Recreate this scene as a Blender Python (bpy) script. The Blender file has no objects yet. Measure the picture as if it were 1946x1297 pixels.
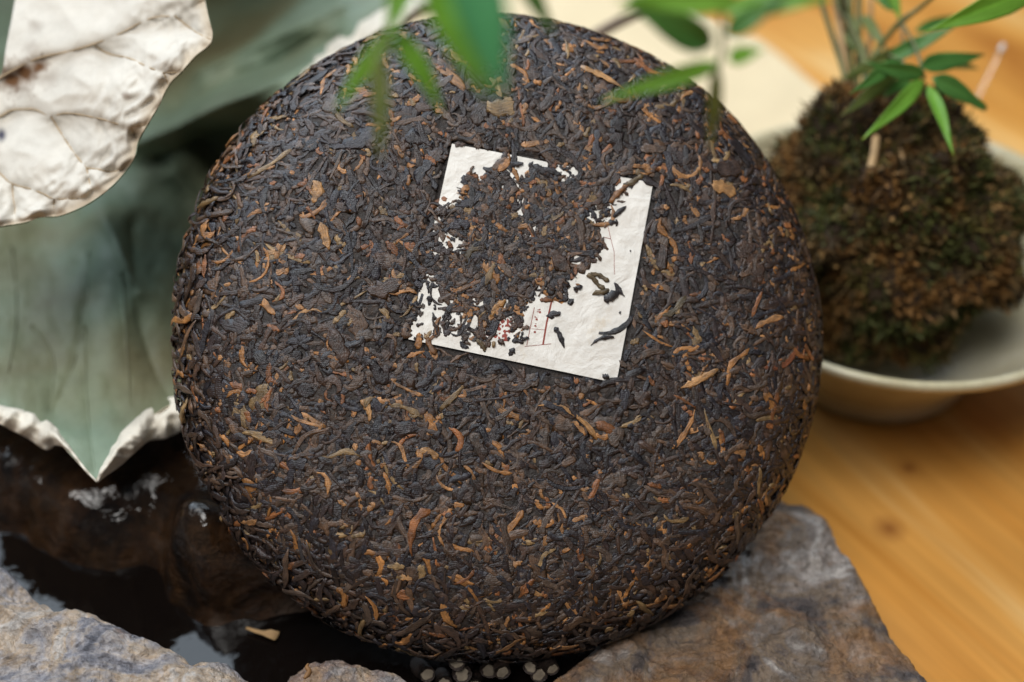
import bpy, math, random
import numpy as np
from mathutils import Matrix, Vector

rng = np.random.default_rng(11)
random.seed(5)
sc = bpy.context.scene
COL = sc.collection

# ------------------------------------------------------------------ camera
PITCH = math.radians(42.0)
ZC = 0.115                        # height of the tea cake's middle
FD = 0.44                         # distance camera - cake
LENS, SENS, W, H = 50.0, 36.0, 1946.0, 1297.0
FWD = np.array([0, math.cos(PITCH), -math.sin(PITCH)])
UP = np.array([0, math.sin(PITCH), math.cos(PITCH)])
RT = np.array([1.0, 0, 0])
CAM = np.array([0, 0, ZC]) - FD * FWD
K = SENS / LENS / W
cam = bpy.data.cameras.new('camera')
cam.lens = LENS; cam.sensor_width = SENS; cam.sensor_fit = 'HORIZONTAL'
cam.clip_start = 0.01; cam.clip_end = 50
cam.dof.use_dof = True; cam.dof.focus_distance = 0.437; cam.dof.aperture_fstop = 4.0
cam.dof.aperture_blades = 0
co = bpy.data.objects.new('camera', cam); COL.objects.link(co)
co.matrix_world = Matrix(((1, 0, 0, CAM[0]), (0, UP[1], -FWD[1], CAM[1]), (0, UP[2], -FWD[2], CAM[2]), (0, 0, 0, 1)))
sc.camera = co

# ------------------------------------------------------------------ light
wd = bpy.data.worlds.new('World'); sc.world = wd; wd.use_nodes = True
bg = wd.node_tree.nodes['Background']
bg.inputs[0].default_value = (0.80, 0.90, 1.0, 1); bg.inputs[1].default_value = 0.075

def area(name, loc, target, sx, sy, power, color):
    l = bpy.data.lights.new(name, 'AREA'); l.shape = 'RECTANGLE'; l.size = sx; l.size_y = sy
    l.energy = power; l.color = color
    o = bpy.data.objects.new(name, l); COL.objects.link(o); o.location = loc
    d = Vector(target) - Vector(loc); o.rotation_euler = d.to_track_quat('-Z', 'Y').to_euler()
    return o
area('window_light', (-0.55, 1.05, 1.05), (0, 0, 0.08), 1.5, 1.0, 30.0, (0.76, 0.88, 1.0))
area('overhead_light', (-0.22, -0.26, 1.30), (0, 0, 0.08), 0.80, 0.80, 18.5, (1.0, 0.98, 0.945))
vs = sc.view_settings
vs.view_transform = 'Standard'; vs.look = 'None'; vs.exposure = 0.03; vs.gamma = 1.0; vs.use_curve_mapping = False
sc.cycles.use_denoising = True
sc.cycles.max_bounces = 8

# ------------------------------------------------------------------ projection helpers (pixels of the photo -> the place)
def P(px, py, d):
    px = np.asarray(px, float); py = np.asarray(py, float); d = np.asarray(d, float)
    x = (px - W / 2) * K; y = (H / 2 - py) * K
    return CAM + d[..., None] * (FWD + x[..., None] * RT + y[..., None] * UP)

def PZ(px, py, z):
    px = np.asarray(px, float); py = np.asarray(py, float)
    x = (px - W / 2) * K; y = (H / 2 - py) * K
    r = FWD + x[..., None] * RT + y[..., None] * UP
    t = (z - CAM[2]) / r[..., 2]
    return CAM + t[..., None] * r

# ------------------------------------------------------------------ noise
_p = np.random.default_rng(3).permutation(256); _p = np.concatenate([_p, _p, _p])
_g = np.random.default_rng(4).normal(size=(256, 3)); _g /= np.linalg.norm(_g, axis=1)[:, None]
def perlin(q):
    q = np.asarray(q, float); i = np.floor(q).astype(int); f = q - i; i &= 255
    u = f * f * f * (f * (f * 6 - 15) + 10); out = 0
    for dx in (0, 1):
        for dy in (0, 1):
            for dz in (0, 1):
                h = _p[_p[_p[i[..., 0] + dx] + i[..., 1] + dy] + i[..., 2] + dz]
                g = _g[h]; w = 1
                for k, dd in enumerate((dx, dy, dz)):
                    w = w * (u[..., k] if dd else 1 - u[..., k])
                out = out + w * (g[..., 0] * (f[..., 0] - dx) + g[..., 1] * (f[..., 1] - dy) + g[..., 2] * (f[..., 2] - dz))
    return out * 1.5
def fbm(q, o=4, gain=0.5):
    s = 0; a = 1
    q = np.asarray(q, float)
    for k in range(o):
        s = s + a * perlin(q * 2 ** k + 17.3 * k); a *= gain
    return s
def ridged(q, o=4):
    s = 0; a = 1
    for k in range(o):
        s = s + a * (1 - np.abs(perlin(np.asarray(q) * 2 ** k + 9.1 * k)) * 2); a *= 0.5
    return s / 2
def xy0(x, y, z=0.0):
    x, y = np.broadcast_arrays(x, y)
    return np.stack([x, y, np.full(x.shape, z)], -1)
def smooth(a, b, x):
    t = np.clip((np.asarray(x, float) - a) / (b - a), 0, 1); return t * t * (3 - 2 * t)

# ------------------------------------------------------------------ geometry helpers
def seg_dist(pts, poly, closed=False):
    pts = np.asarray(pts, float); poly = np.asarray(poly, float)
    n = len(poly); best = np.full(pts.shape[:-1], 1e9)
    for i in range(n if closed else n - 1):
        a = poly[i]; b = poly[(i + 1) % n]; ab = b - a
        t = np.clip(((pts - a) @ ab) / max(ab @ ab, 1e-12), 0, 1)
        best = np.minimum(best, np.linalg.norm(pts - (a + t[..., None] * ab), axis=-1))
    return best
def inside(pts, poly):
    pts = np.asarray(pts, float); poly = np.asarray(poly, float); c = np.zeros(pts.shape[:-1], bool); n = len(poly)
    for i in range(n):
        a = poly[i]; b = poly[(i + 1) % n]
        if a[1] == b[1]: continue
        cond = (a[1] > pts[..., 1]) != (b[1] > pts[..., 1])
        c ^= cond & (pts[..., 0] < (b[0] - a[0]) * (pts[..., 1] - a[1]) / (b[1] - a[1]) + a[0])
    return c
def sdist(pts, poly):
    d = seg_dist(pts, poly, True); return np.where(inside(pts, poly), d, -d)
def resample(poly, n, closed=False, smoothing=True):
    p = np.asarray(poly, float)
    if closed: p = np.vstack([p, p[:1]])
    if smoothing:                                     # Catmull-Rom
        q = []
        m = len(p)
        for i in range(m - 1):
            p0 = p[i - 1] if i > 0 else (p[-2] if closed else 2 * p[0] - p[1])
            p3 = p[i + 2] if i + 2 < m else (p[1] if closed else 2 * p[-1] - p[-2])
            t = np.linspace(0, 1, 9)[:-1, None]
            q.append(0.5 * (2 * p[i] + (p[i + 1] - p0) * t + (2 * p0 - 5 * p[i] + 4 * p[i + 1] - p3) * t ** 2 + (3 * p[i] - p0 - 3 * p[i + 1] + p3) * t ** 3))
        p = np.vstack(q + [p[-1:]])
    s = np.concatenate([[0], np.cumsum(np.linalg.norm(np.diff(p, axis=0), axis=1))])
    t = np.linspace(0, s[-1], n + 1)[:-1] if closed else np.linspace(0, s[-1], n)
    return np.stack([np.interp(t, s, p[:, k]) for k in range(p.shape[1])], 1)

def mesh_obj(name, verts, faces, mat, parent=None, col=None, smooth_shade=True, mats=None, mi=None, vec=None):
    me = bpy.data.meshes.new(name)
    verts = np.asarray(verts, np.float32).reshape(-1, 3)
    if isinstance(faces, np.ndarray):
        nf, k = faces.shape
        me.vertices.add(len(verts)); me.vertices.foreach_set('co', verts.ravel())
        me.loops.add(nf * k); me.loops.foreach_set('vertex_index', faces.astype(np.int32).ravel())
        me.polygons.add(nf); me.polygons.foreach_set('loop_start', np.arange(0, nf * k, k, dtype=np.int32))
        me.update(calc_edges=True)
    else:
        me.from_pydata(verts.tolist(), [], faces)
    me.validate()
    if smooth_shade: me.polygons.foreach_set('use_smooth', np.ones(len(me.polygons), bool))
    for m in (mats or [mat]): me.materials.append(m)
    if mi is not None: me.polygons.foreach_set('material_index', np.asarray(mi, np.int32))
    if col is not None:
        a = me.color_attributes.new('Col', 'FLOAT_COLOR', 'POINT')
        c = np.ones((len(verts), 4), np.float32); c[:, :3] = np.asarray(col).reshape(-1, 3)
        a.data.foreach_set('color', c.ravel())
    if vec is not None:
        a = me.attributes.new('Along', 'FLOAT_VECTOR', 'POINT'); a.data.foreach_set('vector', np.asarray(vec, np.float32).ravel())
    o = bpy.data.objects.new(name, me); COL.objects.link(o)
    if parent is not None: o.parent = parent
    return o
def empty(name, label, cat, mat=None, group=None):
    o = bpy.data.objects.new(name, None); COL.objects.link(o); o.empty_display_size = 0.02
    if mat is not None: o.matrix_world = mat
    o['label'] = label; o['category'] = cat
    if group: o['group'] = group
    return o
def grid_faces(nu, nv, wrap=False):
    i = np.arange(nu - 1)[:, None]; j = np.arange(nv if wrap else nv - 1)[None, :]; j2 = (j + 1) % nv
    return np.stack([i * nv + j, i * nv + j2, (i + 1) * nv + j2, (i + 1) * nv + j], -1).reshape(-1, 4)
def grid_normals(G):
    du = np.gradient(G, axis=0); dv = np.gradient(G, axis=1)
    n = np.cross(du, dv); return n / np.maximum(np.linalg.norm(n, axis=-1, keepdims=True), 1e-12)
def sheet(name, G, th, mats, parent=None, col=None, face_cam=True):
    """A thin closed sheet with a front (material 0) towards the viewer's side and a back (material 1)."""
    nu, nv = G.shape[:2]
    n = grid_normals(G)
    if np.mean(np.sum(n * (CAM - G), -1)) < 0: n = -n; flip = True
    else: flip = False
    A = G + n * th / 2; B = G - n * th / 2
    F = grid_faces(nu, nv); NV = nu * nv
    f1 = F[:, ::-1] if flip else F
    f2 = (F if flip else F[:, ::-1]) + NV
    loop = np.concatenate([np.arange(nv), np.arange(1, nu) * nv + nv - 1, (nu - 1) * nv + np.arange(nv - 2, -1, -1), np.arange(nu - 2, 0, -1) * nv])
    l2 = np.roll(loop, -1)
    f3 = np.stack([loop, loop + NV, l2 + NV, l2], 1)
    if flip: f3 = f3[:, ::-1]
    mi = np.concatenate([np.zeros(len(f1)), np.ones(len(f2)), np.ones(len(f3))])
    c = None if col is None else np.concatenate([col.reshape(-1, 3)] * 2)
    return mesh_obj(name, np.concatenate([A.reshape(-1, 3), B.reshape(-1, 3)]), np.concatenate([f1, f2, f3]), None, parent, c, mats=mats, mi=mi)
def tube(name, pts, rad, mat, parent=None, sides=8, n=None, flat=1.0, col=None):
    pts = np.asarray(pts, float)
    if n: 
        rad = np.interp(np.linspace(0, 1, n), np.linspace(0, 1, len(np.atleast_1d(rad))), np.atleast_1d(rad)); pts = resample(pts, n)
    m = len(pts); rad = np.broadcast_to(np.atleast_1d(rad), (m,)) if np.size(rad) in (1, m) else np.interp(np.linspace(0, 1, m), np.linspace(0, 1, len(rad)), rad)
    t = np.gradient(pts, axis=0); t /= np.linalg.norm(t, axis=1)[:, None]
    ref = np.array([0.31, 0.17, 0.93]); a = np.cross(t, ref); a /= np.linalg.norm(a, axis=1)[:, None]; b = np.cross(t, a)
    ph = np.linspace(0, 2 * np.pi, sides, endpoint=False)
    V = pts[:, None] + rad[:, None, None] * (np.cos(ph)[None, :, None] * a[:, None] + flat * np.sin(ph)[None, :, None] * b[:, None])
    F = grid_faces(m, sides, True).tolist() + [list(range(sides)), [(m - 1) * sides + k for k in range(sides)][::-1]]
    return mesh_obj(name, V, F, mat, parent, col)

# ------------------------------------------------------------------ materials
class M:
    def __init__(s, name, rough=0.6, spec=0.5, base=(0.5, 0.5, 0.5)):
        s.m = bpy.data.materials.new(name); s.m.use_nodes = True
        s.t = s.m.node_tree; s.b = s.t.nodes['Principled BSDF']
        s.b.inputs['Roughness'].default_value = rough; s.b.inputs['Specular IOR Level'].default_value = spec
        s.b.inputs['Base Color'].default_value = (*base, 1)
        s.co = s.t.nodes.new('ShaderNodeTexCoord')
    def n(s, typ, **kw):
        nd = s.t.nodes.new('ShaderNode' + typ)
        for k, v in kw.items():
            if k in nd.inputs.keys(): nd.inputs[k].default_value = v
            else: setattr(nd, k, v)
        return nd
    def l(s, a, b): s.t.links.new(a, b)
    def mapping(s, scale=(1, 1, 1), rot=(0, 0, 0), src=None):
        mp = s.n('Mapping'); mp.inputs['Scale'].default_value = scale; mp.inputs['Rotation'].default_value = rot
        s.l(src or s.co.outputs['Object'], mp.inputs['Vector']); return mp.outputs[0]
    def noise(s, scale, detail=4, rough=0.55, vec=None, dist=0.0):
        nd = s.n('TexNoise', Scale=scale, Detail=detail, Roughness=rough, Distortion=dist)
        s.l(vec or s.co.outputs['Object'], nd.inputs['Vector']); return nd.outputs['Fac']
    def ramp(s, fac, stops, interp='LINEAR'):
        r = s.n('ValToRGB'); r.color_ramp.interpolation = interp
        e = r.color_ramp.elements
        while len(e) < len(stops): e.new(0.5)
        for x, (p, c) in zip(e, stops):
            x.position = p; x.color = (c, c, c, 1) if np.isscalar(c) else (*c, 1)
        s.l(fac, r.inputs[0]); return r.outputs[0]
    def mix(s, fac, a, b, mode='MIX'):
        m = s.n('Mix', data_type='RGBA', blend_type=mode)
        for sock, v in ((m.inputs[0], fac), (m.inputs[6], a), (m.inputs[7], b)):
            if isinstance(v, bpy.types.NodeSocket): s.l(v, sock)
            elif sock == m.inputs[0]: sock.default_value = v
            else: sock.default_value = (*v, 1) if not np.isscalar(v) else (v, v, v, 1)
        return m.outputs[2]
    def math(s, op, a, b=0.0):
        m = s.n('Math', operation=op)
        for i, v in enumerate((a, b)):
            if isinstance(v, bpy.types.NodeSocket): s.l(v, m.inputs[i])
            else: m.inputs[i].default_value = v
        return m.outputs[0]
    def color(s, v): s.l(v, s.b.inputs['Base Color'])
    def rough(s, v): s.l(v, s.b.inputs['Roughness'])
    def bump(s, h, strength=0.3, dist=0.001):
        prev = s.b.inputs['Normal'].links
        b = s.n('Bump', Strength=strength, Distance=dist); s.l(h, b.inputs['Height'])
        if prev: s.l(prev[0].from_socket, b.inputs['Normal'])
        s.l(b.outputs[0], s.b.inputs['Normal'])
    def attr(s): 
        a = s.n('Attribute', attribute_name='Col'); return a.outputs['Color']

def mat_tea():
    m = M('tea_leaf', 0.5, 0.5)
    c = m.attr()
    al = m.n('Attribute', attribute_name='Along').outputs['Vector']
    stripe = m.noise(1.0, 3, 0.6, vec=al)
    c = m.mix(1.0, c, m.ramp(stripe, [(0.3, 0.55), (0.7, 1.5)]), 'MULTIPLY')
    v = m.ramp(m.noise(420, 5, 0.65), [(0.25, 0.55), (0.75, 1.45)])
    c2 = m.mix(1.0, c, v, 'MULTIPLY')
    dust = m.ramp(m.noise(900, 3, 0.7), [(0.62, 0.0), (0.78, 0.35)])
    m.color(m.mix(dust, c2, (0.16, 0.10, 0.06)))
    m.rough(m.ramp(m.noise(250, 3), [(0.3, 0.27), (0.7, 0.48)]))
    m.b.inputs['Specular Tint'].default_value = (0.88, 0.94, 1.0, 1)  # cool sky sheen put into the tea's specular colour
    # print of the pressing cloth: a fine weave across the face, only where it took
    wv = m.n('TexWave', Scale=520.0, Distortion=1.2, Detail=1.0); wv.inputs['Detail Scale'].default_value = 0.4
    m.l(m.mapping(rot=(0, 0, math.radians(97))), wv.inputs['Vector'])
    msk = m.ramp(m.noise(38, 2), [(0.42, 0.0), (0.58, 1.0)])
    m.bump(m.math('MULTIPLY', wv.outputs['Fac'], msk), 0.18, 0.0002)
    m.bump(stripe, 0.5, 0.0006)
    m.bump(m.noise(1500, 3, 0.6), 0.45, 0.0005)
    return m.m
def mat_teabody():
    m = M('tea_body', 0.55, 0.4)
    c = m.ramp(m.noise(300, 5, 0.7), [(0.3, (0.012, 0.010, 0.010)), (0.55, (0.03, 0.024, 0.022)), (0.7, (0.05, 0.032, 0.022)), (0.8, (0.13, 0.065, 0.03))])
    m.color(c); m.bump(m.noise(700, 4, 0.65), 0.8, 0.001)
    return m.m
def mat_paper():
    m = M('mulberry_paper', 0.85, 0.25)
    st = m.ramp(m.noise(55, 5, 0.7, dist=0.6), [(0.60, 0.0), (0.72, 0.55)])
    f = m.ramp(m.noise(140, 4), [(0.3, (0.72, 0.70, 0.66)), (0.7, (0.82, 0.80, 0.76))])
    m.color(m.mix(st, f, (0.66, 0.56, 0.42)))
    m.bump(m.noise(110, 5, 0.6, dist=1.0), 0.5, 0.0016)
    m.bump(m.noise(500, 5, 0.65), 0.35, 0.0008)
    return m.m
def simple(name, base, rough=0.6, spec=0.4, var=0.25, scale=120, bump=0.2, bd=0.0006, bscale=None):
    m = M(name, rough, spec)
    f = m.noise(scale, 5, 0.6)
    b = np.array(base)
    m.color(m.ramp(f, [(0.3, tuple(b * (1 - var))), (0.7, tuple(b * (1 + var)))]))
    if bump: m.bump(m.noise(bscale or scale * 4, 4, 0.6), bump, bd)
    return m.m
def mat_cream_leaf():
    m = M('leaf_underside', 0.85, 0.15)
    c = m.attr()
    v = m.ramp(m.noise(60, 5, 0.65), [(0.3, 0.86), (0.7, 1.06)])
    m.color(m.mix(1.0, c, v, 'MULTIPLY'))
    m.bump(m.noise(200, 5, 0.6, dist=0.8), 0.22, 0.0010)
    m.bump(m.noise(1400, 2, 0.6), 0.12, 0.0004)
    m.b.inputs['Subsurface Weight'].default_value = 0.0
    return m.m
def mat_green_leaf():
    m = M('leaf_upperside', 0.6, 0.3)
    f = m.noise(11, 3, 0.5, dist=0.3)
    c = m.ramp(f, [(0.36, (0.115, 0.105, 0.055)), (0.46, (0.145, 0.16, 0.095)), (0.56, (0.155, 0.21, 0.148)), (0.66, (0.21, 0.27, 0.20))])
    d = m.ramp(m.noise(70, 4, 0.6), [(0.3, 0.86), (0.7, 1.10)])
    m.color(m.mix(1.0, c, d, 'MULTIPLY'))
    m.bump(m.noise(260, 4, 0.6), 0.2, 0.0008)
    return m.m
def mat_rock(name, stops, wet=0.0, scale=45, rust=0.4):
    m = M(name, 0.5, 0.05 if wet else 0.5)
    f = m.noise(scale, 8, 0.62, dist=1.2)
    c = m.ramp(f, stops)
    r = m.ramp(m.noise(scale * 0.55, 6, 0.65, dist=0.8), [(0.50, 0.0), (0.60, rust)])
    c = m.mix(r, c, (0.32, 0.15, 0.045))
    sp = m.ramp(m.noise(scale * 7, 5, 0.7), [(0.38, 0.72), (0.62, 1.22)])
    m.color(m.mix(1.0, c, sp, 'MULTIPLY'))
    lo = 0.25 if wet else 0.22
    if wet:
        m.b.inputs['Coat Weight'].default_value = 1.0; m.b.inputs['Coat Roughness'].default_value = 0.05
    m.rough(m.ramp(m.noise(scale * 2.0, 5, 0.6), [(0.3, lo), (0.7, lo + (0.20 if wet else 0.32))]))
    vo = m.n('TexVoronoi', Scale=scale * 2.6, Randomness=1.0); wv = m.n('VectorMath', operation='ADD'); nz = m.n('TexNoise', Scale=scale * 2.0, Detail=5.0)
    m.l(m.co.outputs['Object'], nz.inputs['Vector']); sc_ = m.n('VectorMath', operation='SCALE'); sc_.inputs['Scale'].default_value = 0.02
    m.l(nz.outputs['Color'], sc_.inputs[0]); m.l(m.co.outputs['Object'], wv.inputs[0]); m.l(sc_.outputs[0], wv.inputs[1]); m.l(wv.outputs[0], vo.inputs['Vector'])
    m.bump(vo.outputs['Distance'], 0.5, 0.003)
    m.bump(m.noise(scale * 3.2, 8, 0.66, dist=0.9), 0.85, 0.005 if not wet else 0.008)
    m.bump(m.noise(scale * 14, 5, 0.65), 0.4, 0.0012)
    if wet:
        cb = m.n('Bump', Strength=0.55, Distance=0.0022); m.l(m.noise(130, 4, 0.6, dist=0.5), cb.inputs['Height']); m.l(cb.outputs[0], m.b.inputs['Coat Normal'])
    return m.m
def mat_wood():
    m = M('wood', 0.42, 0.45)
    g0, g1 = PZ(np.array([1560., 1900.]), np.array([810., 1100.]), 0.0)
    rot = m.mapping(rot=(0, 0, -math.atan2(g1[1] - g0[1], g1[0] - g0[0])))
    v = m.mapping(scale=(3.2, 20.0, 2.2), src=rot)
    big = m.noise(1.0, 4, 0.55, vec=v, dist=0.5)
    c = m.ramp(big, [(0.30, (0.36, 0.130, 0.016)), (0.43, (0.54, 0.235, 0.040)), (0.54, (0.63, 0.310, 0.070)), (0.67, (0.75, 0.48, 0.19))])
    v2 = m.mapping(scale=(9, 190.0, 9), src=rot)
    fine = m.ramp(m.noise(1.0, 4, 0.6, vec=v2), [(0.3, 0.86), (0.7, 1.08)])
    c = m.mix(1.0, c, fine, 'MULTIPLY')
    for kx, ky, kr in ((1727, 890, 0.0018), (1690, 1005, 0.0026)):      # knots
        kp = PZ(np.array(float(kx)), np.array(float(ky)), 0.0)
        vd = m.n('VectorMath', operation='DISTANCE'); m.l(m.co.outputs['Object'], vd.inputs[0]); vd.inputs[1].default_value = tuple(map(float, kp))
        c = m.mix(m.ramp(vd.outputs['Value'], [(0.0, 0.85), (kr, 0.55), (kr * 2.6, 0.0)]), c, (0.20, 0.055, 0.010))
    m.color(c)
    m.bump(m.noise(1.0, 4, 0.6, vec=v2), 0.08, 0.0005)
    m.b.inputs['Coat Weight'].default_value = 0.15; m.b.inputs['Coat Roughness'].default_value = 0.25
    return m.m
def mat_bamboo(name, c0, c1):
    m = M(name, 0.42, 0.4)
    f = m.noise(35, 4, 0.6)
    m.color(m.mix(1.0, m.ramp(f, [(0.3, c0), (0.7, c1)]), m.attr(), 'MULTIPLY'))
    wv = m.noise(1.0, 2, 0.5, vec=m.mapping(scale=(900, 900, 900)))
    m.bump(wv, 0.12, 0.0003)
    tr = m.n('BsdfTranslucent'); tr.inputs[0].default_value = (c1[0] * 1.3, c1[1] * 1.25, c1[2] * 0.8, 1)
    mx = m.n('MixShader'); mx.inputs[0].default_value = 0.3
    out = m.t.nodes['Material Output']
    m.l(m.b.outputs[0], mx.inputs[1]); m.l(tr.outputs[0], mx.inputs[2]); m.l(mx.outputs[0], out.inputs['Surface'])
    return m.m
def mat_moss():
    m = M('moss', 0.7, 0.25)
    m.color(m.attr()); return m.m
def mat_water():
    m = M('dark_tea_water', 0.03, 0.5, (0.004, 0.0028, 0.0024))
    m.b.inputs['IOR'].default_value = 1.33
    m.bump(m.noise(45, 3, 0.5), 0.22, 0.002)
    return m.m
def mat_ceramic():
    m = M('celadon_glaze', 0.3, 0.5)
    c = m.ramp(m.noise(18, 5, 0.6), [(0.35, (0.37, 0.315, 0.185)), (0.52, (0.47, 0.42, 0.275)), (0.68, (0.56, 0.515, 0.38))])
    sp = m.ramp(m.noise(400, 3, 0.7), [(0.3, 0.88), (0.7, 1.06)])
    m.color(m.mix(1.0, c, sp, 'MULTIPLY')); m.bump(m.noise(240, 3), 0.12, 0.0005)
    return m.m
def mat_glass():
    m = M('clear_plastic', 0.06, 0.5, (0.93, 0.91, 0.90)); m.b.inputs['Transmission Weight'].default_value = 0.95
    return m.m

TEA, TEABODY, PAPER = mat_tea(), mat_teabody(), mat_paper()
RED = simple('red_ink', (0.28, 0.075, 0.06), 0.8, 0.2, 0.3, 600, 0)
INK = simple('black_ink', (0.05, 0.045, 0.05), 0.8, 0.2, 0.3, 600, 0)
CREAM, GREEN = mat_cream_leaf(), mat_green_leaf()
VEIN = simple('leaf_vein', (0.38, 0.29, 0.19), 0.6, 0.3, 0.25, 200)
ROCK1 = mat_rock('pale_stone', [(0.34, (0.10, 0.10, 0.12)), (0.42, (0.22, 0.215, 0.24)), (0.49, (0.36, 0.325, 0.315)), (0.56, (0.42, 0.32, 0.23)), (0.64, (0.50, 0.455, 0.42))], rust=0.45)
ROCK2 = mat_rock('slab_stone', [(0.34, (0.040, 0.034, 0.036)), (0.43, (0.11, 0.088, 0.080)), (0.50, (0.20, 0.145, 0.10)), (0.57, (0.21, 0.175, 0.155)), (0.66, (0.42, 0.38, 0.35))], rust=0.55)
WETROCK = mat_rock('wet_stone', [(0.36, (0.006, 0.004, 0.004)), (0.48, (0.014, 0.008, 0.005)), (0.58, (0.035, 0.016, 0.007)), (0.68, (0.075, 0.05, 0.036))], wet=1, scale=30, rust=0.06)
WOOD, WATER, CER, MOSS = mat_wood(), mat_water(), mat_ceramic(), mat_moss()
SOIL = simple('soil', (0.03, 0.018, 0.01), 0.8, 0.2, 0.4, 150, 0.6, 0.002)
BAM = [mat_bamboo('bamboo_leaf_bright', (0.12, 0.30, 0.03), (0.24, 0.47, 0.065)),
       mat_bamboo('bamboo_leaf_dark', (0.06, 0.18, 0.038), (0.11, 0.27, 0.06)),
       mat_bamboo('bamboo_leaf_olive', (0.11, 0.16, 0.04), (0.20, 0.24, 0.075)),
       mat_bamboo('bamboo_leaf_blue', (0.07, 0.30, 0.12), (0.15, 0.45, 0.22))]
CULM = simple('culm', (0.11, 0.12, 0.04), 0.5, 0.4, 0.4, 60)
SHEATH = simple('dry_sheath', (0.36, 0.23, 0.11), 0.7, 0.3, 0.3, 90)
BARK = simple('dark_bark', (0.028, 0.017, 0.013), 0.5, 0.5, 0.4, 260, 0.7, 0.0015)
CUT = simple('cut_wood', (0.19, 0.155, 0.115), 0.7, 0.3, 0.25, 500, 0.4)
STALK = simple('dry_stalk', (0.20, 0.15, 0.11), 0.7, 0.3, 0.3, 150, 0.4)
CLOTH = simple('cream_cloth', (0.66, 0.54, 0.35), 0.9, 0.2, 0.05, 40, 0.3, 0.0008, 900)
CLAY = simple('brown_clay', (0.22, 0.13, 0.09), 0.5, 0.4, 0.15, 40)

# ================================================================== table
tv = [(-1.2, -0.7, 0), (1.4, -0.7, 0), (1.4, 2.2, 0), (-1.2, 2.2, 0)]
tv = np.array(tv + [(x, y, -0.04) for x, y, _ in tv])
t = mesh_obj('table_top', tv, [[0, 1, 2, 3], [7, 6, 5, 4], [0, 4, 5, 1], [1, 5, 6, 2], [2, 6, 7, 3], [3, 7, 4, 0]], WOOD, smooth_shade=False)
t['kind'] = 'structure'

# ================================================================== natural stone basin
basin = empty('stone_basin', 'rough natural stone basin holding a dark pool, under the tea cake', 'stone basin', Matrix.Translation((0, -0.02, 0)))
BOFF = np.array([0, -0.02, 0])
WL = 0.022                                            # water level

def rock_part(name, outline_px, z, mat, hfun, n=420, rings=130, rim=0.006, jag=0.0012, cpx=None):
    out = PZ(*np.array(outline_px, float).T, z)[:, :2]
    out = resample(out, n, closed=True)
    c = PZ(*np.array(cpx, float), z)[:2] if cpx else out.mean(0)
    dirs = out - c
    out = out + dirs / np.linalg.norm(dirs, axis=1)[:, None] * (jag * fbm(xy0(out[:, 0] * 90, out[:, 1] * 90, z * 50), 4))[:, None]
    t = np.linspace(0.0, 1, rings) ** 0.8
    G = c + (out - c)[None] * t[:, None, None]
    d = seg_dist(G, out, True); d[-1] = 0
    hz = hfun(G[..., 0], G[..., 1], z) - rim * np.exp(-d / (rim * 0.9)) 
    top = np.concatenate([G, hz[..., None]], -1)
    sk = []
    for k, f in enumerate(np.linspace(0.12, 1, 14)):
        o2 = out + dirs / np.linalg.norm(dirs, axis=1)[:, None] * (0.0025 * np.sin(f * 2.2) + 0.0018 * fbm(np.stack([out[:, 0] * 120, out[:, 1] * 120, np.full(n, f * 4)], -1), 3))[:, None]
        sk.append(np.concatenate([o2, (hz[-1] * (1 - f) + 0.001 * f)[:, None]], 1))
    V = np.concatenate([top, np.array(sk)], 0)
    F = grid_faces(len(V), n, True)[:, ::-1]
    return mesh_obj(name, V - BOFF, F, mat, basin)

def h_ledge(x, y, z):
    q = np.stack([x * 55, y * 55, np.full(x.shape, 3.0)], -1)
    return z + 0.0030 * fbm(q, 7, 0.6) + 0.0035 * ridged(np.stack([x * 40 + y * 30, y * 60, 0 * x + 7], -1), 5) - 0.002 + 0.0011 * ridged(np.stack([x * 190, y * 190, 0 * x + 2], -1), 3)
def h_slab(x, y, z):
    # thin slanting layers, each broken to a small step
    warp = 0.35 * fbm(np.stack([x * 26, y * 26, 0 * x + 1], -1), 4)
    s = (x * 0.55 + y * 0.85) * 85 + warp * 4
    st = (s - np.floor(s)); step = smooth(0.0, 0.85, st)
    lay = (np.floor(s) + step - s)
    return z - 0.001 + 0.0017 * lay + 0.0028 * fbm(np.stack([x * 38, y * 38, 0 * x + 5], -1), 7, 0.6) + 0.0012 * ridged(np.stack([x * 90 + y * 120, y * 150 - x * 60, 0 * x + 2], -1), 4)
rock_part('ledge', [(-70, 1020), (0, 1066), (45, 1105), (85, 1140), (105, 1148), (130, 1140), (165, 1146), (230, 1178), (300, 1210), (345, 1238), (366, 1256), (395, 1242), (430, 1242), (470, 1266), (520, 1292), (560, 1330), (560, 1390), (400, 1500), (100, 1500), (-140, 1420), (-160, 1120)], 0.048, ROCK1, h_ledge, cpx=(170, 1330))
rock_part('knob', [(535, 1295), (541, 1262), (570, 1240), (610, 1231), (660, 1240), (700, 1250), (750, 1264), (792, 1302), (760, 1370), (640, 1400), (545, 1360)], 0.040, ROCK1, h_ledge, 260, 70, rim=0.007, cpx=(650, 1310))
rock_part('slab', [(1440, 925), (1500, 938), (1535, 948), (1563, 962), (1582, 990), (1602, 1038), (1634, 1082), (1646, 1112), (1682, 1160), (1712, 1210), (1747, 1262), (1778, 1304), (1860, 1420), (1500, 1520), (1150, 1450), (1025, 1345), (1040, 1292), (1086, 1258), (1130, 1218), (1200, 1100), (1300, 1000)], 0.033, ROCK2, h_slab, 520, 170, rim=0.004, cpx=(1400, 1180))

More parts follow.
